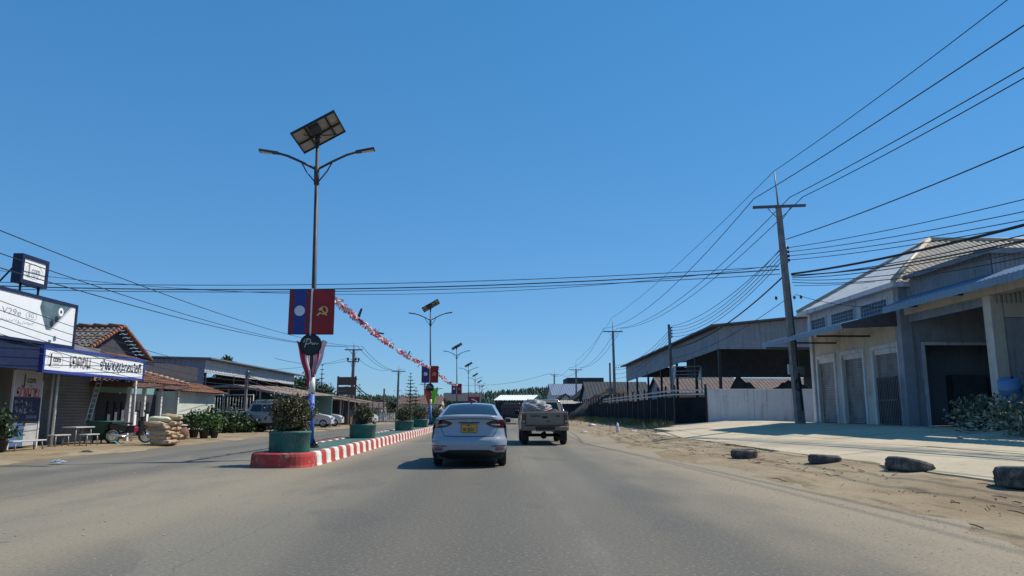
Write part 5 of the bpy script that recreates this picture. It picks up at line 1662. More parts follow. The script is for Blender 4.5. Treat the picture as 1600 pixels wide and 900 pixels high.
def make_sedan():
    r = root('sedan', 'white sedan with yellow number plate driving ahead in the near lane', 'car', (0, 0, 0), 0, world=False)
    st_ = []          # (y, z, hw, bow, crown)
    for z in (.20, .25, .30, .36, .44, .50, .56, .61, .64, .67, .70, .73, .78, .84, .90, .96, 1.02, 1.06, 1.10, 1.13, 1.15):
        st_.append((lerp_tab(SY, z), z, lerp_tab(SHW, z), 1, 0))
    top = [(.055, 1.163, .71, .9, .004), (.10, 1.172, .715, .7, .02), (.22, 1.180, .73, .45, .03), (.36, 1.187, .74, .3, .035), (.44, 1.20, .735, .28, .035), (.58, 1.255, .70, .26, .035), (.78, 1.33, .655, .24, .035), (1.0, 1.40, .61, .22, .035), (1.16, 1.437, .585, .2, .035), (1.35, 1.458, .575, .1, .035), (1.75, 1.475, .575, 0, .035), (2.25, 1.465, .575, 0, .035), (2.55, 1.44, .57, -.1, .035), (2.9, 1.30, .61, -.3, .035), (3.25, 1.10, .68, -.5, .03), (3.4, 1.0, .72, -.5, .03), (3.8, .95, .76, -.3, .03), (4.15, .86, .78, -.4, .03), (4.33, .72, .80, -.7, 0), (4.38, .5, .82, -.8, 0), (4.34, .25, .80, -.8, 0)]
    st_ += top
    nv = 25
    def S(k, v):
        y, z, hw, bow, cr = st_[k]
        a = abs(v)
        return Vector((hw * v, y + bow * (.06 * a * a + .30 * a ** 6), z - cr * a * a * 1.0 - (.02 * a ** 8 if cr else 0)))
    m = MB()
    n = len(st_)
    vv = [math.copysign(abs(t) ** .8, t) for t in [(-1 + 2 * j / (nv - 1)) for j in range(nv)]]
    vs = [S(k, v) for k in range(n) for v in vv]
    m.add(vs, [(k * nv + j, k * nv + j + 1, (k + 1) * nv + j + 1, (k + 1) * nv + j) for k in range(n - 1) for j in range(nv - 1)], True)
    # sides: rows from roof or deck edge down to the sill, with wheel arches
    for s in (-1, 1):
        edge = [S(k, s) for k in range(18, n)]
        cols = [.36, .50, .62, .66, .72, .80, .88, .95, 1.02, 1.10, 1.18, 1.24, 1.28, 1.6, 2.0, 2.4, 2.8, 3.05, 3.12, 3.2, 3.3, 3.4, 3.5, 3.6, 3.68, 3.75, 3.95, 4.1]
        rows = []
        for y in cols:
            e = None
            for p, q in zip(edge, edge[1:]):
                if p.y <= y <= q.y or q.y <= y <= p.y:
                    t = (y - p.y) / (q.y - p.y) if abs(q.y - p.y) > 1e-6 else 0
                    e = p.lerp(q, t); break
            if e is None: e = edge[-6]
            zb = .23
            for wy in (.95, 3.4):
                d = .35 * .35 - (y - wy) ** 2
                if d > 0: zb = max(zb, .315 + math.sqrt(d))
            taper = 1 - max(0, (y - 3.4)) * .06
            sh_z = min(.95, e.z - .02)
            rows.append([e, Vector((s * .80 * taper, y, min(1.0, e.z - .008))) if e.z < 1.0 else Vector((s * .785 * taper, y, 1.0)), Vector((s * .85 * taper, y, sh_z - .05)), Vector((s * .868 * taper, y, max(zb, .66))), Vector((s * .86 * taper, y, max(zb, .45))), Vector((s * .84 * taper, y, zb))])
        k = len(rows[0])
        m.add([p for row in rows for p in row], [(i * k + j, (i + 1) * k + j, (i + 1) * k + j + 1, i * k + j + 1) for i in range(len(rows) - 1) for j in range(k - 1)], True)
    body = m.build('body', MATS['paint_white'], r)
    # underbody
    m = MB(); m.box((-.74, .22, .19), (.74, 4.25, .36)); m.build('underbody', MATS['trim_black'], r)
    def rp(nm, xs_, lo, hi, off, mt, par=r, nz=5):
        q = MB()
        g_ = []
        for x in xs_:
            a, b = lo(x), hi(x)
            for j in range(nz):
                z = a + (b - a) * j / (nz - 1)
                hwz = lerp_tab(SHW, z)
                xx = max(-hwz * .998, min(hwz * .998, x))
                vfrac = abs(xx) / hwz
                ox = math.copysign(off * (vfrac ** 5), xx)
                g_.append((xx + ox, yrear(xx, z) - off * (1 - .5 * vfrac ** 5), z))
        n_ = len(xs_)
        q.add(g_, [(i * nz + j, (i + 1) * nz + j, (i + 1) * nz + j + 1, i * nz + j + 1) for i in range(n_ - 1) for j in range(nz - 1)], True)
        return q.build(nm, MATS[mt], par)
    def fr_(a, b, n_): return [a + (b - a) * i / n_ for i in range(n_ + 1)]
    for s in (-1, 1):
        xs_ = [s * x for x in fr_(.40, .862, 18)]
        lo = lambda x: lerp_tab([(.40, .985), (.47, .945), (.58, .915), (.70, .905), (.86, .90)], abs(x))
        hi = lambda x: lerp_tab([(.40, .995), (.50, 1.035), (.62, 1.06), (.74, 1.065), (.86, 1.05)], abs(x))
        tl = rp('tail_light', xs_, lo, hi, .010, 'tail_red')
        rp('clear_strip', [s * x for x in fr_(.50, .70, 8)], lambda x: .945 + .03 * (.7 - abs(x)), lambda x: .975 + .03 * (.7 - abs(x)), .014, 'tail_clear', tl, 2)
        rp('dark_surround', [s * x for x in fr_(.385, .866, 18)], lambda x: lerp_tab([(.385, .982), (.47, .932), (.58, .900), (.86, .885)], abs(x)), lambda x: lerp_tab([(.385, 1.0), (.50, 1.047), (.62, 1.073), (.74, 1.078), (.866, 1.064)], abs(x)), .006, 'trim_black', tl)
        rp('reflector', [s * x for x in fr_(.60, .80, 8)], lambda x: .385, lambda x: .455 + .01 * abs(x), .012, 'reflector')
        rp('bumper_crease', [s * x for x in fr_(.50, .83, 8)], lambda x: .478 + .02 * (abs(x) - .5), lambda x: .495 + .03 * (abs(x) - .5), .006, 'trim_black', body, 2)
    rp('diffuser', fr_(-.80, .80, 34), lambda x: .20, lambda x: lerp_tab([(0, .405), (.46, .40), (.60, .345), (.80, .335)], abs(x)), .008, 'trim_black')
    # shut lines of the boot lid
    rp('shut_line', fr_(-.56, .56, 24), lambda x: .695 + .012 * (abs(x) / .56) ** 4, lambda x: .709 + .012 * (abs(x) / .56) ** 4, .005, 'trim_black', body, 2)
    for s in (-1, 1):
        rp('shut_line', [s * x for x in fr_(.56, .665, 8)], lambda x: .70 + (abs(x) - .56) * 1.9, lambda x: .722 + (abs(x) - .56) * 1.9, .005, 'trim_black', body, 2)
    rp('lid_edge', fr_(-.66, .66, 24), lambda x: 1.088 - .03 * (abs(x) / .66) ** 3, lambda x: 1.102 - .03 * (abs(x) / .66) ** 3, .004, 'trim_black', body, 2)
    # number plate
    m = MB(); m.bbox((-.175, .055, .79), (.175, .075, .975), .006); pl = m.build('number_plate', MATS['plate_yellow'], r)
    fr = frame3((-.185, .054, .78), (1, 0, 0), (0, 0, 1), (0, -1, 0))
    q = MB(); latin(q, '10', .030, .035, .082, fr, .002, .003, 0, .8); latin(q, '2531', .142, .035, .082, fr, .002, .003, 0, .76); lao(q, 'JMpa', .13, .152, .026, .006, fr, 1.2, .002); q.build('lettering', MATS['ink_black'], pl)
    m = MB(); m.bbox((-.183, .068, .78), (.183, .088, .985), .008); m.build('plate_frame', MATS['trim_black'], pl)
    rp('handle_recess', fr_(-.24, .24, 8), lambda x: 1.0, lambda x: 1.022, .006, 'trim_black', body, 2)
    # slanted letter emblem in an oval
    fr = frame3((0, yrear(0, 1.055) - .008, 1.055), (1, 0, 0), (0, .2, .98), (0, -1, 0))
    q = MB(); ellipse_ring(q, 0, 0, .052, .03, .007, fr, .004)
    ribbon(q, [(-.032, -.018), (-.014, .02)], .010, fr, .006); ribbon(q, [(.014, -.02), (.032, .018)], .010, fr, .006); ribbon(q, [(-.022, -.002), (.022, .003)], .008, fr, .006); q.build('emblem', MATS['chrome'], r)
    # rear window and windscreen on the swept surface
    def glass(nm, k0, k1, vm0, vm1, off):
        q = MB()
        ks = []
        for k in range(k0, k1):
            for j in range(3): ks.append(k + j / 3)
        ks.append(k1)
        def SS(k, v):
            i = min(int(k), n - 2); return S(i, v).lerp(S(i + 1, v), k - i)
        rows = []
        for i, k in enumerate(ks):
            vm = vm0 + (vm1 - vm0) * i / (len(ks) - 1)
            rows.append([SS(k, vm * (-1 + 2 * j / 16)) for j in range(17)])
        kk = 17
        nn0 = (rows[-1][8] - rows[0][8]).cross(Vector((1, 0, 0))).normalized()
        if nn0.z < 0: nn0 = -nn0
        q.add([p + nn0 * off for row in rows for p in row], [(i * kk + j, i * kk + j + 1, (i + 1) * kk + j + 1, (i + 1) * kk + j) for i in range(len(rows) - 1) for j in range(kk - 1)], True)
        return q.build(nm, MATS['car_glass'], r)
    b0 = 21 + 4
    glass('rear_window', b0, b0 + 4, .885, .87, .006)
    glass('windscreen', 21 + 12, 21 + 15, .9, .9, .006)
    for s in (-1, 1):
        m = MB()
        zz = lambda y: 1.0
        pts_ = [(.78, 1.03), (1.02, 1.30), (1.25, 1.385), (1.75, 1.405), (2.3, 1.39), (2.6, 1.33), (3.05, 1.04)]
        vs = []
        for y, z in pts_:
            t = (z - 1.0) / (1.44 - 1.0); vs.append((s * (.797 - .205 * t), y, z))
        m.add(vs, [tuple(range(len(vs)))], False); m.build('side_window', MATS['car_glass'], r)
        m = MB(); m.bbox((s * .83, 2.75, .97), (s * 1.0, 2.85, 1.10), .03); mm = m.build('door_mirror', MATS['paint_white'], r)
        m = MB(); m.box((s * .85, 2.742, .985), (s * .985, 2.749, 1.085)); m.build('mirror_glass', MATS['trim_black'], mm)
        m = MB(); m.bbox((s * .78, 2.77, .96), (s * .86, 2.83, 1.0), .01); m.build('mirror_arm', MATS['trim_black'], mm)
    m = MB(); m.hexa([(-.02, 1.32, 1.45), (.02, 1.32, 1.45), (.03, 1.50, 1.46), (-.03, 1.50, 1.46)], [(-.004, 1.31, 1.53), (.004, 1.31, 1.53), (.008, 1.38, 1.51), (-.008, 1.38, 1.51)]); m.build('roof_aerial', MATS['trim_black'], r)
    for y in (.95, 3.4):
        for s in (-1, 1):
            wheel(r, (s * .755, y, .315), .315, .2, s)
    return r
def wheel(par, c, R_, w, s):
    m = MB(); m.lathe(tyre_prof(R_, w, R_ * .64), c, 0, 28, True, True); o = m.build('wheel', MATS['rubber'], par)
    k = s * w * .36
    m = MB(); m.lathe([(0, k * .9), (.05, k), (.08, k * .8), (R_ * .55, k * .75), (R_ * .63, k), (R_ * .66, k), (R_ * .66, -k)], c, 0, 20); m.build('rim', MATS['alloy'], o)
    m = MB()
    for q in range(5):
        a = q * 2 * math.pi / 5
        m.tube([(c[0] + k * .95, c[1], c[2]), (c[0] + k * .95, c[1] + R_ * .62 * math.cos(a), c[2] + R_ * .62 * math.sin(a))], .03, 5)
    m.build('spoke', MATS['alloy'], o)
sed = make_sedan()
sed.location = (-.68, 17.0, .002)
sed.rotation_euler = (0, 0, 0)

# ================================================================== dusty pickup ahead
M('tarp_white', (.30, .29, .29), .6, var=.12, scale=3)
M('load_dark', (.05, .05, .06), .8, var=.3, scale=3)
M('flap', (.02, .02, .02), .8, var=.2)
def make_pickup(nm, label, paint, loaded=True, roll=True):
    r = root(nm, label, 'pickup truck', (0, 0, 0), 0, world=False)
    Wd, BT = .89, 1.26
    m = MB()
    for s in (-1, 1):
        m.bbox((s * (Wd - .10), .06, .62), (s * Wd, 1.62, BT - .02), .03)
        # bulged lower side with arch
        ring = []
        for y in [.05, .25, .36, .42, .52, .65, .80, .95, 1.10, 1.23, 1.33, 1.39, 1.62]:
            zb = .55
            d = .42 ** 2 - (y - .87) ** 2
            if d > 0: zb = max(zb, .40 + math.sqrt(d) * .95)
            ring.append((y, zb))
        vs = []
        for y, zb in ring: vs += [(s * Wd, y, .95), (s * (Wd + .025), y, max(zb, .80)), (s * (Wd + .02), y, zb)]
        m.add(vs, [(3 * i + j, 3 * i + 3 + j, 3 * i + 4 + j, 3 * i + 1 + j) for i in range(len(ring) - 1) for j in range(2)], True)
    m.box((-Wd + .1, .08, .70), (Wd - .1, 1.6, .75)); m.box((-Wd + .1, 1.55, .70), (Wd - .1, 1.62, BT - .02))
    m.build('bed', MATS[paint], r)
    m = MB(); m.bbox((-.735, .0, .74), (.735, .07, BT), .02); tg = m.build('tailgate', MATS[paint], r)
    m = MB(); m.bbox((-.66, -.012, .80), (.66, .0, 1.18), .006); m.build('tailgate_panel', MATS[paint], tg)
    m = MB(); m.bbox((-.10, -.03, 1.02), (.10, -.012, 1.10), .008); m.build('handle', MATS['trim_black'], tg)
    q = MB(); fr = frame3((0, -.0125, 0), (1, 0, 0), (0, 0, 1), (0, -1, 0)); ribbon(q, [(-.56, 1.10), (-.16, 1.10)], .05, fr, .003); ribbon(q, [(.42, 1.10), (.58, 1.10)], .06, fr, .003); ribbon(q, [(.05, .90), (.22, .90)], .04, fr, .003); q.build('worn_decal', MATS['load_dark'], tg)
    for s in (-1, 1):
        m = MB(); m.bbox((s * .745, -.01, .62), (s * Wd, .10, BT), .02); cp = m.build('corner_post', MATS[paint], r)
        m = MB(); m.bbox((s * .76, -.028, .82), (s * .868, -.010, 1.16), .008); tl = m.build('tail_light', MATS['tail_red'], r)
        m = MB(); m.box((s * .765, -.033, .86), (s * .862, -.029, .93)); m.build('lamp_lens', MATS['tail_clear'], tl)
        m = MB(); m.box((s * .60, .45, .16), (s * .88, .48, .60)); m.build('mud_flap', MATS['flap'], r)
    m = MB(); m.bbox((-.88, -.16, .55), (-.36, .02, .72), .03); m.bbox((.36, -.16, .55), (.88, .02, .72), .03); m.bbox((-.36, -.12, .52), (.36, .02, .69), .02); m.build('rear_bumper', MATS[paint], r)
    m = MB(); m.bbox((-.36, -.135, .575), (.36, -.121, .685), .004); m.build('step_pad', MATS['trim_black'], r)
    m = MB(); m.box((-.62, .1, .42), (-.5, 4.6, .55)); m.box((.5, .1, .42), (.62, 4.6, .55)); m.tube([(-.7, .87, .36), (.7, .87, .36)], .06, 8); m.lathe([(0, -.13), (.1, -.1), (.14, 0), (.1, .1), (0, .13)], (0, .87, .35), 0, 12); m.tube([(.1, .9, .36), (.1, 2.6, .5)], .04, 6); m.build('chassis', MATS['trim_black'], r)
    # cab and bonnet
    m = MB()
    prof = [(1.66, .55), (1.66, 1.16), (1.78, 1.22), (1.95, 1.66), (2.1, 1.735), (3.0, 1.745), (3.2, 1.70), (3.85, 1.22), (4.05, 1.14), (4.85, 1.06), (5.02, .95), (5.05, .55)]
    hwf = lambda y, z: .88 if z < 1.18 else .88 - (z - 1.18) * .36
    k = len(prof)
    vs = [(-hwf(y, z), y, z) for y, z in prof] + [(-hwf(y, z) * .55, y, z + (.012 if z > 1 else 0)) for y, z in prof] + [(hwf(y, z) * .55, y, z + (.012 if z > 1 else 0)) for y, z in prof] + [(hwf(y, z), y, z) for y, z in prof]
    m.add(vs, [(c_ * k + j, (c_ + 1) * k + j, (c_ + 1) * k + j + 1, c_ * k + j + 1) for c_ in range(3) for j in range(k - 1)] , True)
    for s, o_ in ((-1, 0), (1, 3 * k)):
        m.add([vs[o_ + j] for j in range(k)], [tuple(range(k))], False)
    m.build('cab', MATS[paint], r)
    m = MB(); m.add([(-.70, 1.79, 1.26), (.70, 1.79, 1.26), (.60, 1.935, 1.64), (-.60, 1.935, 1.64)], [(0, 1, 2, 3)]); m.v = [v + Vector((0, -.012, 0)) for v in m.v]; m.build('rear_window', MATS['car_glass'], r)
    m = MB(); m.add([(-.74, 3.86, 1.235), (.74, 3.86, 1.235), (.66, 3.26, 1.675), (-.66, 3.26, 1.675)], [(0, 1, 2, 3)]); m.v = [v + Vector((0, .02, .012)) for v in m.v]; m.build('windscreen', MATS['car_glass'], r)
    for s in (-1, 1):
        for a, b, c_, d in ((1.98, 2.62, 2.08, 2.62), (2.70, 3.72, 2.70, 3.18)):
            m = MB(); m.add([(s * .878, a, 1.24), (s * .878, b, 1.24), (s * .748, d, 1.63), (s * .748, c_, 1.63)], [(0, 1, 2, 3)]); m.v = [v + Vector((s * .006, 0, 0)) for v in m.v]; m.build('side_window', MATS['car_glass'], r)
        m = MB(); m.bbox((s * .9, 3.55, 1.16), (s * 1.1, 3.65, 1.34), .03); m.build('door_mirror', MATS['chrome' if not loaded else 'trim_black'], r)
        m = MB(); m.bbox((s * .62, 5.03, .82), (s * .86, 5.07, .96), .02); m.build('headlight', MATS['tail_clear'], r)
        m = MB(); m.box((s * .86, 3.86, .4), (s * .885, 4.6, .98)); m.build('front_wing', MATS[paint], r)
    for y in (.87, 4.2):
        for s in (-1, 1):
            wheel(r, (s * .76, y, .37), .37, .25, s)
    if roll:
        m = MB(); m.tube([(-.80, 1.5, 1.24), (-.76, 1.5, 1.55), (-.62, 1.5, 1.72), (.62, 1.5, 1.72), (.76, 1.5, 1.55), (.80, 1.5, 1.24)], .035, 8); m.tube([(.76, 1.5, 1.5), (.80, .75, 1.25)], .03, 8); m.tube([(-.76, 1.5, 1.5), (-.80, .75, 1.25)], .03, 8); m.build('roll_bar', MATS['chrome'], r)
    return r
pk = make_pickup('pickup_truck', 'dusty off-white pickup truck with loaded bed driving ahead of the sedan', 'paint_offwhite')
pk.location = (1.76, 28.6, .002)
r = root('tarp_bundle', 'crumpled white tarp bundle lying in the bed of the dusty pickup', 'bundle', (1.66, 29.2, 1.2), world=False)
m = MB()
def f(u, v):
    a, b = 2 * math.pi * u, math.pi * (v - .5)
    d = Vector((math.cos(b) * math.cos(a), math.cos(b) * math.sin(a), math.sin(b)))
    k = 1 + .35 * noise.noise(d * 2.2) + .22 * noise.noise(d * 5) + .1 * noise.noise(d * 11)
    return (d.x * .48 * k - .16, d.y * .45 * k, max(-.35, d.z * .30 * k + .20))
m.grid(36, 20, f); m.build('bundle', MATS['tarp_white'], r)
m = MB(); m.tube([(-.5, -.3, .0), (-.2, -.45, .2), (.15, -.42, .1), (.4, -.3, .2)], .012, 5); m.tube([(-.45, -.3, .2), (-.3, -.42, -.05), (.0, -.46, -.02), (.3, -.38, -.05)], .012, 5); m.build('rope', MATS['tassel_white'], r)
r = root('dark_load', 'dark sacks and pipes beside the white bundle in the pickup bed', 'load', (1.76, 29.6, .76), world=False)
m = MB()
for k, (x, y, z, s) in enumerate(((-.5, .2, .25, .3), (.4, .2, .28, .33), (.1, .6, .35, .35), (.55, -.2, .2, .25), (-.55, -.3, .22, .24))):
    def f(u, v):
        a, b = 2 * math.pi * u, math.pi * (v - .5)
        d = Vector((math.cos(b) * math.cos(a), math.cos(b) * math.sin(a), math.sin(b)))
        kk = s * (1 + .3 * noise.noise(d * 2 + Vector((k * 5, 0, 0))))
        return (x + d.x * kk, y + d.y * kk, max(0, z + d.z * kk))
    m.grid(16, 10, f)
m.build('sacks', MATS['load_dark'], r)
m = MB(); m.tube([(-.62, -.4, .45), (-.66, .7, .95)], .02, 5); m.tube([(-.55, -.4, .45), (-.60, .7, 1.0)], .02, 5); m.build('pipes', MATS['dark_metal'], r)

# ================================================================== parked vehicles on the left
pp = make_pickup('parked_pickup', 'silver pickup parked nose to the road before the open garage', 'paint_silver', False, False)
pp.location = (-16.9, 45.9, .06); pp.rotation_euler = (0, 0, R(-90))
r = root('ladder_rack', 'pale pipe rack standing behind the bush by the silver pickup', 'rack', (-14.2, 47.6, .06))
m = MB(); m.tube([(-15.4, 47.6, .06), (-15.4, 47.6, 2.0), (-13.2, 47.6, 2.0), (-13.2, 47.6, .06)], .045, 6); m.tube([(-14.3, 47.6, 1.5), (-14.3, 47.6, 2.0)], .035, 6); m.tube([(-15.4, 47.6, 1.5), (-13.2, 47.6, 1.5)], .035, 6); part('pipes', m, 'trim_white', r)
def make_hatch(nm, label, paint, group=None):
    """parked small car: swept side profile with glazed upper body"""
    r = root(nm, label, 'car', (0, 0, 0), 0, group, world=False)
    prof = [(0, .30), (-.02, .62), (.04, .92), (.30, 1.28), (.55, 1.46), (1.3, 1.54), (2.1, 1.50), (2.95, 1.06), (3.75, .92), (3.98, .74), (4.02, .45), (3.98, .30)]
    hwf = lambda y, z: .84 if z < .95 else .84 - (z - .95) * .38
    m = MB()
    k = len(prof)
    fr_ = [-1, -.93, -.6, 0, .6, .93, 1]
    vs = [(hwf(y, z) * q, y + (.14 * abs(q) ** 4 if y < .3 else (-.18 * abs(q) ** 4 if y > 3.6 else 0)), z - (.03 * abs(q) ** 3 if z > .9 else 0)) for q in fr_ for y, z in prof]
    m.add(vs, [(c_ * k + j, (c_ + 1) * k + j, (c_ + 1) * k + j + 1, c_ * k + j + 1) for c_ in range(len(fr_) - 1) for j in range(k - 1)], True)
    for o_ in (0, (len(fr_) - 1) * k):
        m.add([vs[o_ + j] for j in range(k)], [tuple(range(k))], False)
    m.build('body', MATS[paint], r)
    for s in (-1, 1):
        for pts_ in ([(.42, 1.0), (.62, 1.36), (1.35, 1.44), (1.35, 1.0)], [(1.42, 1.0), (1.42, 1.44), (2.05, 1.41), (2.7, 1.04)]):
            m = MB(); m.add([(s * (hwf(y, z) + .01), y, z - .02) for y, z in pts_], [(0, 1, 2, 3)]); m.build('side_window', MATS['car_glass'], r)
        m = MB(); m.bbox((s * .50, 3.80, .66), (s * .80, 3.96, .80), .03); m.build('headlight', MATS['tail_clear'], r)
        m = MB(); m.bbox((s * .84, 2.55, .95), (s * 1.0, 2.65, 1.08), .02); m.build('door_mirror', MATS[paint], r)
        for y in (.72, 3.22):
            wheel(r, (s * .755, y, .31), .31, .2, s)
    m = MB(); m.add([(-.64, 2.80, 1.13), (.64, 2.80, 1.13), (.58, 2.2, 1.455), (-.58, 2.2, 1.455)], [(0, 1, 2, 3)]); m.v = [v + Vector((0, .03, .02)) for v in m.v]; m.build('windscreen', MATS['car_glass'], r)
    m = MB(); m.bbox((-.5, 3.98, .46), (.5, 4.03, .62), .01); m.build('grille', MATS['trim_black'], r)
    return r
m_carpaint('paint_bright', (.60, .62, .65), (.36, .31, .25), .4)
hc = make_hatch('parked_car', 'white car parked nose to the road, seen right of the nearest lamp pole', 'paint_bright', 'cars parked on the left verge')
hc.location = (-16.9, 58.5, .06); hc.rotation_euler = (0, 0, R(-83))
c2 = copy_tree(hc, (-17.2, 63.6, .06), R(-80), 'white car parked just behind the first white car, farther along', 'cars parked on the left verge')
c3 = copy_tree(hc, (-14.3, 72.5, .06), R(-20), 'pale car parked on the verge behind the second planter', 'cars parked on the left verge')
dk = make_hatch('parked_car', 'dark car under the garage roof left of the silver pickup', 'paint_dark', 'cars parked on the left verge')
dk.location = (-19.8, 50.9, .06); dk.rotation_euler = (0, 0, R(-80))
# distant lorry far ahead between the two vehicles
lr = root('distant_lorry', 'dark lorry far ahead between the sedan and the pickup', 'lorry', (1.4, 78, 0), 0, world=False)
m = MB(); m.box((-1.1, 0, .9), (1.1, 5.5, 2.0)); m.build('load_bed', MATS['load_dark'], lr)
m = MB(); m.box((-1.15, -.05, 1.72), (1.15, 5.55, 1.9)); m.build('side_rail', MATS['wood_brown'], lr)
m = MB(); m.bbox((-1.0, 5.6, .6), (1.0, 7.2, 2.3), .12); m.build('cab', MATS['paint_dark'], lr)
for y in (.9, 2.0, 6.2):
    for s in (-1, 1):
        wheel(lr, (s * .9, y, .45), .45, .28, s)
m = MB(); m.box((-.9, -.1, .6), (.9, .0, .8)); m.build('rear_bar', MATS['trim_black'], lr)

# ================================================================== old tyres along the apron edge
M('old_rubber', (.085, .083, .08), .95, var=.35, scale=7, spec=.15, dirt=(.27, .24, .20), dirtamt=.85, bump=.4)
def tyre(label, loc, R_, w, rot, sq=1.0):
    r = root('old_tyre', label, 'tyre', loc, 0, 'old tyres along the apron edge', world=False)
    r.rotation_euler = rot
    m = MB(); m.lathe([(a, b * sq + w * .5 * sq) for a, b in tyre_prof(R_, w, R_ * .56)] + [(R_ * .60, w * .5 * sq + w * .30 * sq), (R_ * .78, w * .5 * sq + w * .38 * sq), (R_ * .78, w * .5 * sq - w * .38 * sq), (R_ * .60, w * .5 * sq - w * .30 * sq)][0:0], (0, 0, 0), 2, 36, True, False)
    m.build('carcass', MATS['old_rubber'], r)
    m = MB(); m.lathe([(R_ * .56, w * .86 * sq), (R_ * .72, w * .82 * sq), (R_ * .82, w * .6 * sq), (R_ * .82, w * .4 * sq), (R_ * .72, w * .18 * sq), (R_ * .56, w * .14 * sq)], (0, 0, 0), 2, 36, True); m.build('inner_wall', MATS['old_rubber'], r)
    m = MB()
    for k in range(36):
        a = 2 * math.pi * k / 36
        c_, s_ = math.cos(a), math.sin(a)
        p = Vector((c_ * R_, s_ * R_, 0)); t = Vector((-s_, c_, 0)) * (R_ * .062); o_ = Vector((c_, s_, 0)) * .012
        for z0, z1 in ((.24, .48), (.52, .76)):
            sh = t * .5 if z0 < .4 else t * -.2
            m.hexa([p - t + sh + Vector((0, 0, w * sq * z0)), p + t + sh + Vector((0, 0, w * sq * z0)), p + t + sh - o_ + Vector((0, 0, w * sq * z0)), p - t + sh - o_ + Vector((0, 0, w * sq * z0))],
                   [p - t + o_ + sh + Vector((0, 0, w * sq * z1)), p + t + o_ + sh + Vector((0, 0, w * sq * z1)), p + t + sh - o_ + Vector((0, 0, w * sq * z1)), p - t + sh - o_ + Vector((0, 0, w * sq * z1))])
    tr = m.build('tread', MATS['old_rubber'], r)
    return r
tyre('smallest old tyre lying flat on the dirt, leftmost of the row', (6.55, 20.0, .04), .34, .23, (R(2), R(-2), 0))
tyre('old tyre lying flat at the slab edge, second from the left', (7.35, 16.9, .09), .345, .21, (R(1), R(3), .6))
tyre('bulky sagging old tyre leaning open, third from the left', (7.85, 14.35, .08), .42, .27, (R(9), R(10), 1.0))
tyre('large pale dusty tyre lying at the right edge, nearest the viewer', (8.05, 11.3, .10), .48, .34, (R(-3), R(2), .3))

# ================================================================== behind the white wall and fence
M('soil_dark', (.045, .038, .033), .95, var=.35, scale=2, bump=.5)
M('roof_rust_red', (.12, .085, .075), .8, var=.3, scale=1.5)
M('roof_bluegrey', (.19, .225, .30), .5, .2, var=.12)
M('roof_dark', (.035, .038, .046), .85, var=.25)
M('roof_brown', (.12, .075, .055), .85, var=.3, scale=1)
M('wall_far', (.34, .34, .34), .85, var=.12)
M('wall_far_pale', (.5, .5, .48), .85, var=.1)
def heap(label, c, rx, ry, h, seed, mt='soil_dark'):
    m = MB()
    def f(u, v):
        a, rr = 2 * math.pi * u, v
        x, y = rr * math.cos(a), rr * math.sin(a)
        k = (1 - rr) ** .8
        z = h * k * (1 + .35 * noise.noise(Vector((x * 2.2 + seed, y * 2.2, 0)))) + .12 * h * noise.noise(Vector((x * 7 + seed, y * 7, 3)))
        return (c[0] + x * rx, c[1] + y * ry, c[2] + max(-.05, z if rr < 1 else -.05))
    m.grid(40, 14, f)
    return single('soil_heap', m, MATS[mt], label, 'heap', c, 'dark heaps behind the white wall')
heap('dark heap behind the white wall, left one', (17.0, 52.5, .6), 3.4, 2.0, 3.1, 2)
heap('dark heap behind the white wall, right one', (20.6, 52.5, .6), 3.0, 2.0, 2.9, 8)
heap('broad dark mound rising behind the far part of the sheet fence', (15.0, 98.0, .6), 6.0, 4.0, 3.8, 14)
def far_house(nm, label, x0, x1, y0, y1, ze, zr, roof, wall, ridge='x', group=None, z0=.0):
    r = root(nm, label, 'building', ((x0 + x1) / 2, y0, z0), group=group)
    m = MB(); m.box((x0 + .5, y0 + .5, z0 - .1), (x1 - .5, y1 - .5, ze - .02)); part('wall', m, wall, r)
    if ridge == 'x':
        ym = (y0 + y1) / 2
        for (ya, s) in ((y0, 1), (y1, -1)):
            m = MB()
            a, b = ((x0, ya, ze), (x1, ya, ze)) if s == 1 else ((x1, ya, ze), (x0, ya, ze))
            m.corr(a, b, (0, ym - ya, zr - ze), None, .5, .022, 'sin'); part('roof_slope', m, roof, r)
        for xg in (x0 + .4, x1 - .5):
            m = MB(); m.prism([(xg, y0 + .5, ze - .03), (xg, y1 - .5, ze - .03), (xg, ym, zr - .1)], (.1, 0, 0)); part('gable', m, wall, r)
    else:
        xm = (x0 + x1) / 2
        for (xa, s) in ((x0, -1), (x1, 1)):
            m = MB()
            a, b = ((xa, y1, ze), (xa, y0, ze)) if s == -1 else ((xa, y0, ze), (xa, y1, ze))
            m.corr(a, b, (xm - xa, 0, zr - ze), None, .5, .022, 'sin'); part('roof_slope', m, roof, r)
        for yg in (y0 + .4, y1 - .5):
            m = MB(); m.prism([(x0 + .5, yg, ze - .03), (x1 - .5, yg, ze - .03), (xm, yg, zr - .1)], (0, .1, 0)); part('gable', m, wall, r)
        m = MB()
        for (xa, s) in ((x0, 1), (x1, -1)):
            m.hexa([(xa, y0 - .05, ze - .15), (xm, y0 - .05, zr - .15), (xm, y0 + .02, zr - .15), (xa, y0 + .02, ze - .15)], [(xa, y0 - .05, ze + .06), (xm, y0 - .05, zr + .06), (xm, y0 + .02, zr + .06), (xa, y0 + .02, ze + .06)])
        part('barge_board', m, 'roof_dark', r)
    return r
def pz(px, py, y): return P(px, py, y)
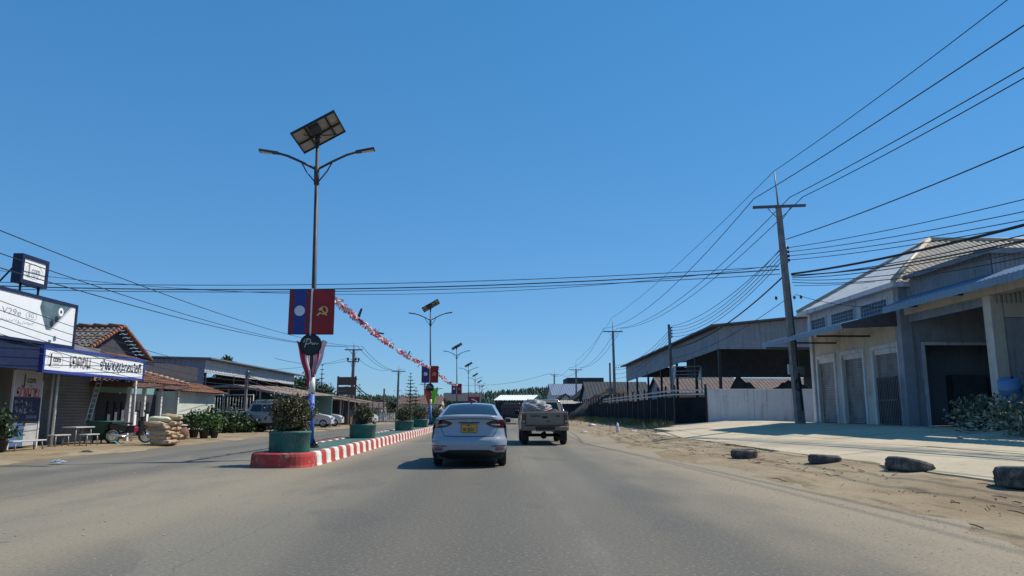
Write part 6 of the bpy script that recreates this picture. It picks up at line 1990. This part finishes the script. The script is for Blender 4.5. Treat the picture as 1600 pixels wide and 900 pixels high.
# seen through the open shed: striped old roof
a, b = P(1040, 604, 84), P(1290, 590, 84)
far_house('low_house', 'low house with old red corrugated roof seen above the dark fence corner', 20.0, 30.5, 91, 101, 3.6, 5.7, 'roof_rust_red', 'wall_far', 'x', None, .6)
far_house('low_house', 'second low house with red corrugated roof seen through the open shed, right', 31.5, 44, 91, 101, 3.6, 5.6, 'roof_rust_red', 'wall_far', 'x', None, .6)
# far right buildings
q = P(905, 607, 150)
bb = far_house('blue_roof_building', 'far building with pale blue roof beyond the sheet fence', P(862, 600, 150).x, P(970, 600, 150).x + 6, 150, 172, 4.6, 7.3, 'roof_bluegrey', 'wall_far_pale', 'x')
fl = root('flat_roof_block', 'dark flat roofed block standing above the pale blue roof', 'building', (P(915, 600, 176).x, 176, 0))
m = MB(); m.box((P(888, 597, 176).x, 176, 0), (P(942, 597, 176).x, 186, 7.8)); part('wall', m, 'wall_far', fl)
m = MB(); m.box((P(886, 597, 176).x, 175.5, 7.9), (P(943, 597, 176).x, 187, 9.3)); part('roof_edge', m, 'roof_dark', fl)
gh = far_house('grey_gable_house', 'grey plastered gable house beyond the end of the sheet fence', P(898, 610, 116).x, P(953, 610, 116).x, 116, 130, 3.2, 5.4, 'roof_dark', 'wall_far_pale', 'y')
m = MB()
gx = P(934, 603, 116).x
for x in (gx - .5, gx + .25):
    m.lathe([(.0, 0), (.22, 0), (.22, .03)], (x, 116.32, 4.45), 1, 10)
m.build('vent_hole', MATS['wall_dark'], gh, gh.location)
sh_ = far_house('small_gable_house', 'small pale gable house left of the grey gable house', P(871, 615, 132).x, P(897, 615, 132).x, 132, 142, 3.3, 4.5, 'roof_dark', 'wall_far_pale', 'y')
for k, px in enumerate((880, 888)):
    x = P(px, 620, 132).x; boxpart('window', (x - .4, 132.44, 1.2), (x + .4, 132.49, 2.4), 'glass_dark', sh_)
far_house('dark_roof_house', 'low house with dark sagging roof behind the sheet fence', 12.2, 21.5, 102, 114, 2.8, 5.6, 'roof_dark', 'wall_far', 'x')
far_house('lattice_shelter', 'low roadside shelter with cluttered pale roof right of the pickup', 8.2, 13.5, 112, 124, 2.5, 3.1, 'sheet_zinc', 'wall_dark', 'x')
# shelter with white sheet roof ahead, beyond the bend
ws = root('white_roof_shelter', 'shelter with sunlit white sheet roof straight ahead between the vehicles', 'shelter', (4, 232, 0))
x0, x1 = P(771, 620, 232).x, P(832, 620, 232).x
m = MB(); m.corr((x0, 230, 4.9), (x1, 230, 4.9), (2.2, 7, 1.7), None, .8, .05, 'sin'); part('roof_sheet', m, 'sign_white', ws)
m = MB(); m.box((x0 + .8, 236, 0), (x1 + 1, 237, 4.6)); part('back_wall', m, 'wall_dark', ws)
for k in range(5):
    x = x0 + .6 + (x1 - x0 - 1) * k / 4; boxpart('post', (x, 231, 0), (x + .3, 231.3, 5.0), 'dark_metal', ws)
# left far buildings
db = far_house('dark_long_building', 'dark long-roofed building straight ahead, behind the third flag board', P(690, 620, 205).x, P(752, 620, 205).x, 205, 222, 4.2, 6.7, 'roof_dark', 'wall_dark', 'x')
m = MB(); m.box((P(731, 620, 204).x, 204.2, 3.2), (P(749, 620, 204).x, 204.6, 5.4)); part('red_sign', m, 'board_red', db)
fr = frame3((P(740, 620, 204).x, 204.19, 4.3), (1, 0, 0), (0, 0, 1), (0, -1, 0)); q = MB(); ribbon(q, catmull([(-.6, .5), (.1, .2), (.9, -.2), (.3, -.6)]), .3, fr, .01); q.build('sign_flourish', MATS['tassel_white'], db, db.location)
bh = far_house('brown_roof_house', 'wide house with brown hipped roof behind the conifer', P(618, 630, 128).x, P(690, 630, 128).x, 128, 142, 2.6, 4.1, 'roof_brown', 'wall_far_pale', 'x')
for k, px in enumerate((648, 660, 672)):
    x = P(px, 640, 128).x; boxpart('window', (x - .4, 128.44, .8), (x + .4, 128.49, 1.9), 'glass_dark', bh)
far_house('red_roof_house', 'small house with red roof left of the short bare pole', P(572, 638, 112).x, P(598, 638, 112).x, 112, 120, 1.9, 2.8, 'roof_rust_red', 'wall_far', 'x')
gb = far_house('gabled_kiosk', 'tiny white gabled kiosk left of the sedan roof', P(683, 640, 118).x, P(694, 640, 118).x, 118, 122, 1.7, 2.5, 'roof_brown', 'wall_far_pale', 'y')
# white railing on the left
wr = root('white_railing', 'white railing with square balusters on the left verge', 'railing', (P(600, 655, 88).x, 88, .05))
xa, xb = P(590, 650, 88).x, P(616, 650, 88).x
m = MB(); m.box((xa, 88, 1.0), (xb, 88.12, 1.14)); part('top_rail', m, 'trim_white', wr)
m = MB(); m.box((xa, 88.01, .12), (xb, 88.11, .22)); part('bottom_rail', m, 'trim_white', wr)
for k in range(9):
    x = xa + (xb - xa) * k / 8; boxpart('baluster', (x - .05, 87.98, .05), (x + .05, 88.14, 1.16 if k % 4 == 0 else .995), 'trim_white', wr)

# ================================================================== trees
def broad_tree(label, loc, h, rad, seed, leaf=None, n=2200, sz=.2):
    r = root('broadleaf_tree', label, 'tree', loc, group='trees behind the roadside buildings', world=False)
    rn_ = random.Random(seed)
    m = MB(); m.tube([(0, 0, 0), (.05, 0, h * .3), (-.05, .1, h * .6)], [h * .035, h * .028, h * .015], 8)
    cl = []
    for k in range(8):
        a = k * 2.4 + seed; zz = h * rn_.uniform(.5, .9); d = rad * rn_.uniform(.25, .65)
        e = (d * math.cos(a), d * math.sin(a), zz)
        m.tube([(0, 0, h * rn_.uniform(.3, .5)), (e[0] * .5, e[1] * .5, zz * .85), e], [h * .014, h * .01, h * .004], 5); cl.append(e)
    m.build('trunk', MATS['bark'], r)
    m = MB()
    for e in cl:
        leaves(m, e, (rad * .42, rad * .42, rad * .36), n // 8, sz, .25, 1, rn_.randint(0, 999), .4)
    m.build('crown', leaf or LEAF_D, r)
def conifer(label, loc, h, rad, seed, whorls=13):
    r = root('conifer', label, 'tree', loc, group='tiered conifers', world=False)
    rn_ = random.Random(seed)
    m = MB(); m.tube([(0, 0, 0), (0, 0, h * .6), (0, 0, h)], [h * .018, h * .012, .02], 7); m.build('trunk', MATS['bark'], r)
    m = MB()
    for k in range(whorls):
        t = k / (whorls - 1); z = h * (.12 + .86 * t); rr = rad * (1 - t) ** .75 * rn_.uniform(.75, 1.1) + .12
        for q in range(9):
            a = q * 2 * math.pi / 9 + rn_.random()
            L = rr * rn_.uniform(.7, 1.1)
            for s in range(14):
                u = (s + 1) / 14
                p = Vector((math.cos(a) * L * u, math.sin(a) * L * u, z + .25 * L * u * u - .1 * L))
                d = Vector((math.cos(a), math.sin(a), .35)); sd = Vector((-math.sin(a), math.cos(a), 0))
                w = .16 * (1 - u * .5)
                for sg in (-1, 1):
                    m.add([p, p + sd * sg * w + d * w * .7, p + d * w * .9 + Vector((0, 0, w * .4))], [(0, 1, 2)], False)
    m.build('crown', LEAF_D, r)
c = P(640, 655, 108); conifer('tall tiered conifer left of the second flag board', (c.x, 108, 0), 6.9, 1.7, 5)
c = P(649, 655, 112); conifer('shorter conifer just right of the tall tiered one', (c.x, 112, 0), 4.9, 1.3, 8, 10)
c = P(560, 655, 118); conifer('thin dark conifer behind the brown signboard', (c.x, 118, 0), 5.6, 1.0, 12, 10)
c = P(500, 655, 100); conifer('slim conifer beside the cloths of the nearest lamp', (c.x, 100, 0), 7.6, .7, 14, 12)
for k, (px, y, h, rad, lab) in enumerate(((466, 95, 5.6, 3.4, 'dark rounded tree right of the lilac shed roof end'), (497, 102, 4.8, 2.8, 'dark tree behind the nearest lamp pole foot'), (441, 90, 4.4, 3.0, 'dark low tree under the lilac shed roof end'), (350, 92, 8.3, 2.2, 'dark tree top peeping over the lilac shed roof'), (578, 125, 3.4, 3.0, 'low dark tree between the tall left pole and the short pole'), (545, 120, 3.3, 3.0, 'low dark tree under the brown signboard'), (608, 135, 2.9, 2.8, 'low dark tree left of the brown roofed house'), (700, 190, 4.2, 3.0, 'low tree beside the dark long building'))):
    c = P(px, 655, y); broad_tree(lab, (c.x, y, 0), h, rad, 60 + k, None, 2600, .22)
# hedges and bushes on the left verge
def bush(label, c, rad, n, leaf, seed, sz=.09, group='bushes along the left verge'):
    r = root('bush', label, 'bush', c, group=group, world=False)
    m = MB()
    for k in range(5):
        a = k * 1.3
        m.tube([(0, 0, 0), (rad[0] * .3 * math.cos(a), rad[1] * .3 * math.sin(a), rad[2] * .8), (rad[0] * .6 * math.cos(a), rad[1] * .6 * math.sin(a), rad[2] * 1.3)], [.03, .02, .008], 5)
    m.build('stems', MATS['bark'], r)
    m = MB(); leaves(m, (0, 0, rad[2] * .85), rad, n, sz, .15, 1, seed, .35); m.build('foliage', leaf, r)
for k, (px, y, rad, leaf, lab) in enumerate(((585, 92, (2.4, 1.6, 1.0), LEAF_SH, 'reddish hedge bush left of the white railing'), (562, 86, (1.6, 1.4, .9), LEAF_SH, 'reddish bush behind the second planter'), (628, 98, (2.4, 1.6, 1.1), LEAF_SH, 'bush right of the white railing behind the third planter'), (652, 104, (2.2, 1.6, 1.0), LEAF_D, 'dark bush behind the fourth planter'), (400, 46.3, (1.0, .5, .5), LEAF_G, 'weedy green bush at the wheel of the silver pickup'), (376, 44.5, (1.1, .6, .6), LEAF_D, 'grey-green bush at the left of the silver pickup'), (352, 43.0, (1.0, .7, .75), LEAF_D, 'dark bush between the potted plants and the pickup'))):
    c = P(px, 660, y); bush(lab, (c.x, y, .05), rad, 1500, leaf, 90 + k)

LEAF_GREY = leafmat('grey_leaf', (.06, .09, .05), (.16, .19, .12), (.30, .31, .24), .80)
# ================================================================== weed heap, tub and rubble at the right edge
for k, (x, y, rad, lab) in enumerate(((16.1, 20.6, (1.1, .9, 1.05), 'tall grey-green weed clump at the right edge before the annex'), (14.6, 22.0, (1.0, .9, .55), 'low weed clump left of the blue barrel'), (13.7, 18.6, (1.3, 1.0, .6), 'low weed clump in the shade before the annex'))):
    bush(lab, (x, y, gz(x)), rad, 2600, LEAF_GREY, 130 + k, .07, 'weeds before the annex')
M('barrel_blue', (.10, .22, .42), .5, var=.15)
br = root('blue_barrel', 'pale blue plastic barrel tipped among the weeds by the annex', 'barrel', (15.1, 21.6, 1.35), world=False)
br.rotation_euler = (R(12), R(-14), 0)
m = MB(); m.lathe([(0, 0), (.26, 0), (.29, .05), (.30, .28), (.315, .30), (.30, .33), (.30, .62), (.315, .64), (.30, .67), (.29, .86), (.24, .9), (0, .9)], n=24); m.build('body', MATS['barrel_blue'], br)
m = MB(); m.cyl((.12, 0, .9), (.12, 0, .94), .045, n=10); m.build('bung', MATS['trim_black'], br)
M('stone', (.42, .36, .28), .9, var=.3, scale=3, bump=.4)
rn = random.Random(5)
def stones(name, n, fx, size, mt, parent=None):
    m = MB()
    for _ in range(n):
        x, y, z = fx(rn)
        s = size * rn.uniform(.35, 1.3) ** 1.5
        vs = []
        for q in ((1, 0, 0), (-1, 0, 0), (0, 1, 0), (0, -1, 0), (0, 0, 1), (0, 0, -1)):
            vs.append(Vector((x, y, z)) + Vector(q) * s * rn.uniform(.6, 1.2) * (1 if q[2] == 0 else .38))
        m.add(vs, [(0, 2, 4), (2, 1, 4), (1, 3, 4), (3, 0, 4), (2, 0, 5), (1, 2, 5), (3, 1, 5), (0, 3, 5)], False)
    o = m.build(name, MATS[mt], parent)
    o['kind'] = 'stuff'
    return o
def fr_right(r):
    y = 4 + 60 * r.random() ** 1.6
    x = r.uniform(4.6, 8.2) if r.random() < .8 else r.uniform(3.6, 4.9)
    return x, y, gz(x) + .01 - (.0 if x < 7.6 else .04)
tag(stones('gravel', 8000, fr_right, .010, 'stone'), 'loose gravel strewn over the right dirt verge', 'gravel')
def fr_road(r):
    y = 5 + 14 * r.random(); x = -5.5 + r.gauss(0, 2.0)
    return min(-3.0, max(-10.5, x)), y, .006
tag(stones('road_grit', 420, fr_road, .013, 'stone'), 'scattered grit on the dusty road before the median', 'grit')
def fr_heap(r):
    x, y = 14.9 + r.gauss(0, .8), 21.2 + r.gauss(0, .9)
    return x, y, gz(x) + abs(r.gauss(0, .25))
tag(stones('rubble', 900, fr_heap, .10, 'stone'), 'broken rubble heaped in the shade before the annex', 'rubble')
# soil clods ridge scraped along the verge
def fr_clod(r):
    y = 9 + 40 * r.random() ** 1.3; x = 6.2 + .7 * noise.noise(Vector((y * .25, 0, 4))) + r.gauss(0, .5)
    return x, y, gz(x) + .03
M('clod', (.27, .205, .14), .95, var=.3, scale=4)
tag(stones('soil_clods', 450, fr_clod, .02, 'clod'), 'dark soil clods scraped in a line along the right verge', 'soil')
# grass along the fence foot
def grass(name, label, n, fx, h, leaf):
    m = MB()
    for _ in range(n):
        x, y, z = fx(rn)
        a = rn.uniform(0, 6.28); d = Vector((math.cos(a), math.sin(a), 0)); L = h * rn.uniform(.5, 1.3)
        w = Vector((-d.y, d.x, 0)) * .018
        p = Vector((x, y, z)); t = p + d * L * rn.uniform(.1, .6) + Vector((0, 0, L))
        m.add([p - w, p + w, t], [(0, 1, 2)], False)
    o = m.build(name, leaf)
    o['kind'] = 'stuff'
    tag(o, label, 'grass')
LEAF_DRY = leafmat('dry_grass', (.10, .12, .03), (.22, .20, .08), (.30, .25, .13), .8)
def fg(r):
    y = 46 + 55 * r.random(); x = 10.9 - abs(r.gauss(0, .7)) * (1 if r.random() < .8 else 1.8)
    if noise.noise(Vector((x * .5, y * .18, 2))) < -.12: x = 11.1
    return x, y, gz(x)
grass('verge_grass', 'dry green grass growing along the foot of the sheet fence', 9000, fg, .32, LEAF_DRY)
def fg2(r):
    y = 17 + 27 * r.random(); x = 7.75 + r.gauss(0, .18)
    if noise.noise(Vector((y * .5, 1, 2))) < .08: x, y = 7.8 + r.gauss(0, .1), 24 + r.gauss(0, 1.5)
    return x, y, gz(x) - .05
grass('apron_weeds', 'sparse low weeds along the edge of the concrete apron', 900, fg2, .10, LEAF_DRY)
# dry twigs and stalks lying on the verge
M('twig', (.11, .08, .055), .9, var=.3, scale=5)
m = MB()
for _ in range(420):
    y = 7 + 40 * rn.random() ** 1.4
    x = 6.4 + rn.gauss(0, .75)
    if not 5.0 < x < 7.8 or noise.noise(Vector((x * .8, y * .35, 7))) < -.05:
        continue
    a = rn.gauss(1.4, .5); L = rn.uniform(.06, .32)
    d = Vector((math.cos(a), math.sin(a), rn.uniform(-.05, .12))) * L
    p = Vector((x, y, gz(x) + .045))
    m.tube([p, p + d * .5 + Vector((rn.uniform(-.02, .02), 0, .01)), p + d], [.008, .007, .004], 4, False, False)
o = m.build('dry_twigs', MATS['twig'])
o['kind'] = 'stuff'
tag(o, 'dry twigs and stalks scattered on the right dirt verge', 'twigs')
# litter
M('plastic_white', (.68, .68, .68), .5, var=.08)
for k, (px, py, s, lab) in enumerate(((965, 668, .24, 'upright white plastic bag in the grass by the sheet fence'), (990, 672, .2, 'flattened pale litter right of the upright white bag'), (925, 652, .35, 'white scrap lying before the fence behind the pickup'), (912, 668, .2, 'pale board scrap in the grass right of the pickup'))):
    y = (44, 43, 62, 46)[k]
    c = P(px, py, y); z = gz(c.x)
    m = MB()
    def f(u, v):
        a, b = 2 * math.pi * u, math.pi * (v - .5)
        d = Vector((math.cos(b) * math.cos(a), math.cos(b) * math.sin(a), math.sin(b)))
        kk = s * (1 + .5 * noise.noise(d * 2.3 + Vector((k * 9, 0, 0))))
        return (c.x + d.x * kk * (.4 if k == 0 else 1), y + d.y * kk * .5, z + max(0, (d.z + .6) * kk * (1.3 if k == 0 else .3)))
    m.grid(18, 12, f)
    single('litter', m, MATS['plastic_white'], lab, 'litter', (c.x, y, z), 'litter on the right verge')
for k, (px, py, lab) in enumerate(((90, 722, 'small pale scrap at the left road edge'), (135, 706, 'small dark scrap on the left dirt verge'))):
    c = G(px, py, .06)
    m = MB(); m.grid(8, 6, lambda u, v: (c.x + .35 * (u - .5), c.y + .25 * (v - .5), .06 + .05 * math.sin(u * 3.1) * math.sin(v * 3.1) + .015 * math.sin(u * 14 + v * 9)))
    single('road_scrap', m, MATS['plastic_white' if k == 0 else 'load_dark'], lab, 'litter', (c.x, c.y, .05), 'litter on the left verge')

# ================================================================== wooded hills on the horizon
FOREST = leafmat('forest', (.018, .045, .02), (.045, .085, .03), (.06, .09, .04), .9)
m = MB()
HN = 160
def hz(x):
    return 17 + 9 * noise.noise(Vector((x * .0011, 2, 0))) + 5 * noise.noise(Vector((x * .004, 5, 0))) + (10 * math.exp(-((x - 90) / 140) ** 2))
def f(u, v):
    x = -2500 + 5000 * u
    prof = [0, .25, .6, .9, 1.0, .8, 0]
    k = v * 6; i = min(5, int(k)); h = prof[i] + (prof[i + 1] - prof[i]) * (k - i)
    return (x, 760 + 700 * v, -.5 + max(4, hz(x)) * h * 1.15)
m.grid(HN, 7, f)
M('hill_soil', (.05, .075, .03), .95, var=.3, scale=.02)
struct(m.build('hill', MATS['hill_soil']))
m = MB()
rn = random.Random(99)
for _ in range(9000):
    v = rn.random() ** 1.2 * .66
    Y = 760 + 700 * v
    x = rn.uniform(-.72, .72) * Y
    b = f((x + 2500) / 5000, v)
    h = rn.uniform(5, 11); w = h * rn.uniform(.28, .45)
    for q in range(3):
        z0 = b[2] + h * (.1 + .28 * q); ww = w * (1 - .25 * q); a0 = rn.random() * 6
        vs = [(b[0] + ww * math.cos(a0 + t * 1.2566) * rn.uniform(.7, 1.2), b[1] + ww * math.sin(a0 + t * 1.2566), z0) for t in range(5)] + [(b[0] + rn.gauss(0, .3), b[1], z0 + h * .42)]
        m.add(vs, [(t, (t + 1) % 5, 5) for t in range(5)], False)
o = m.build('forest', FOREST)
o['kind'] = 'stuff'
tag(o, 'far wooded ridge along the horizon', 'forest')

for o in bpy.data.objects:
    if 'w' in o:
        del o['w']
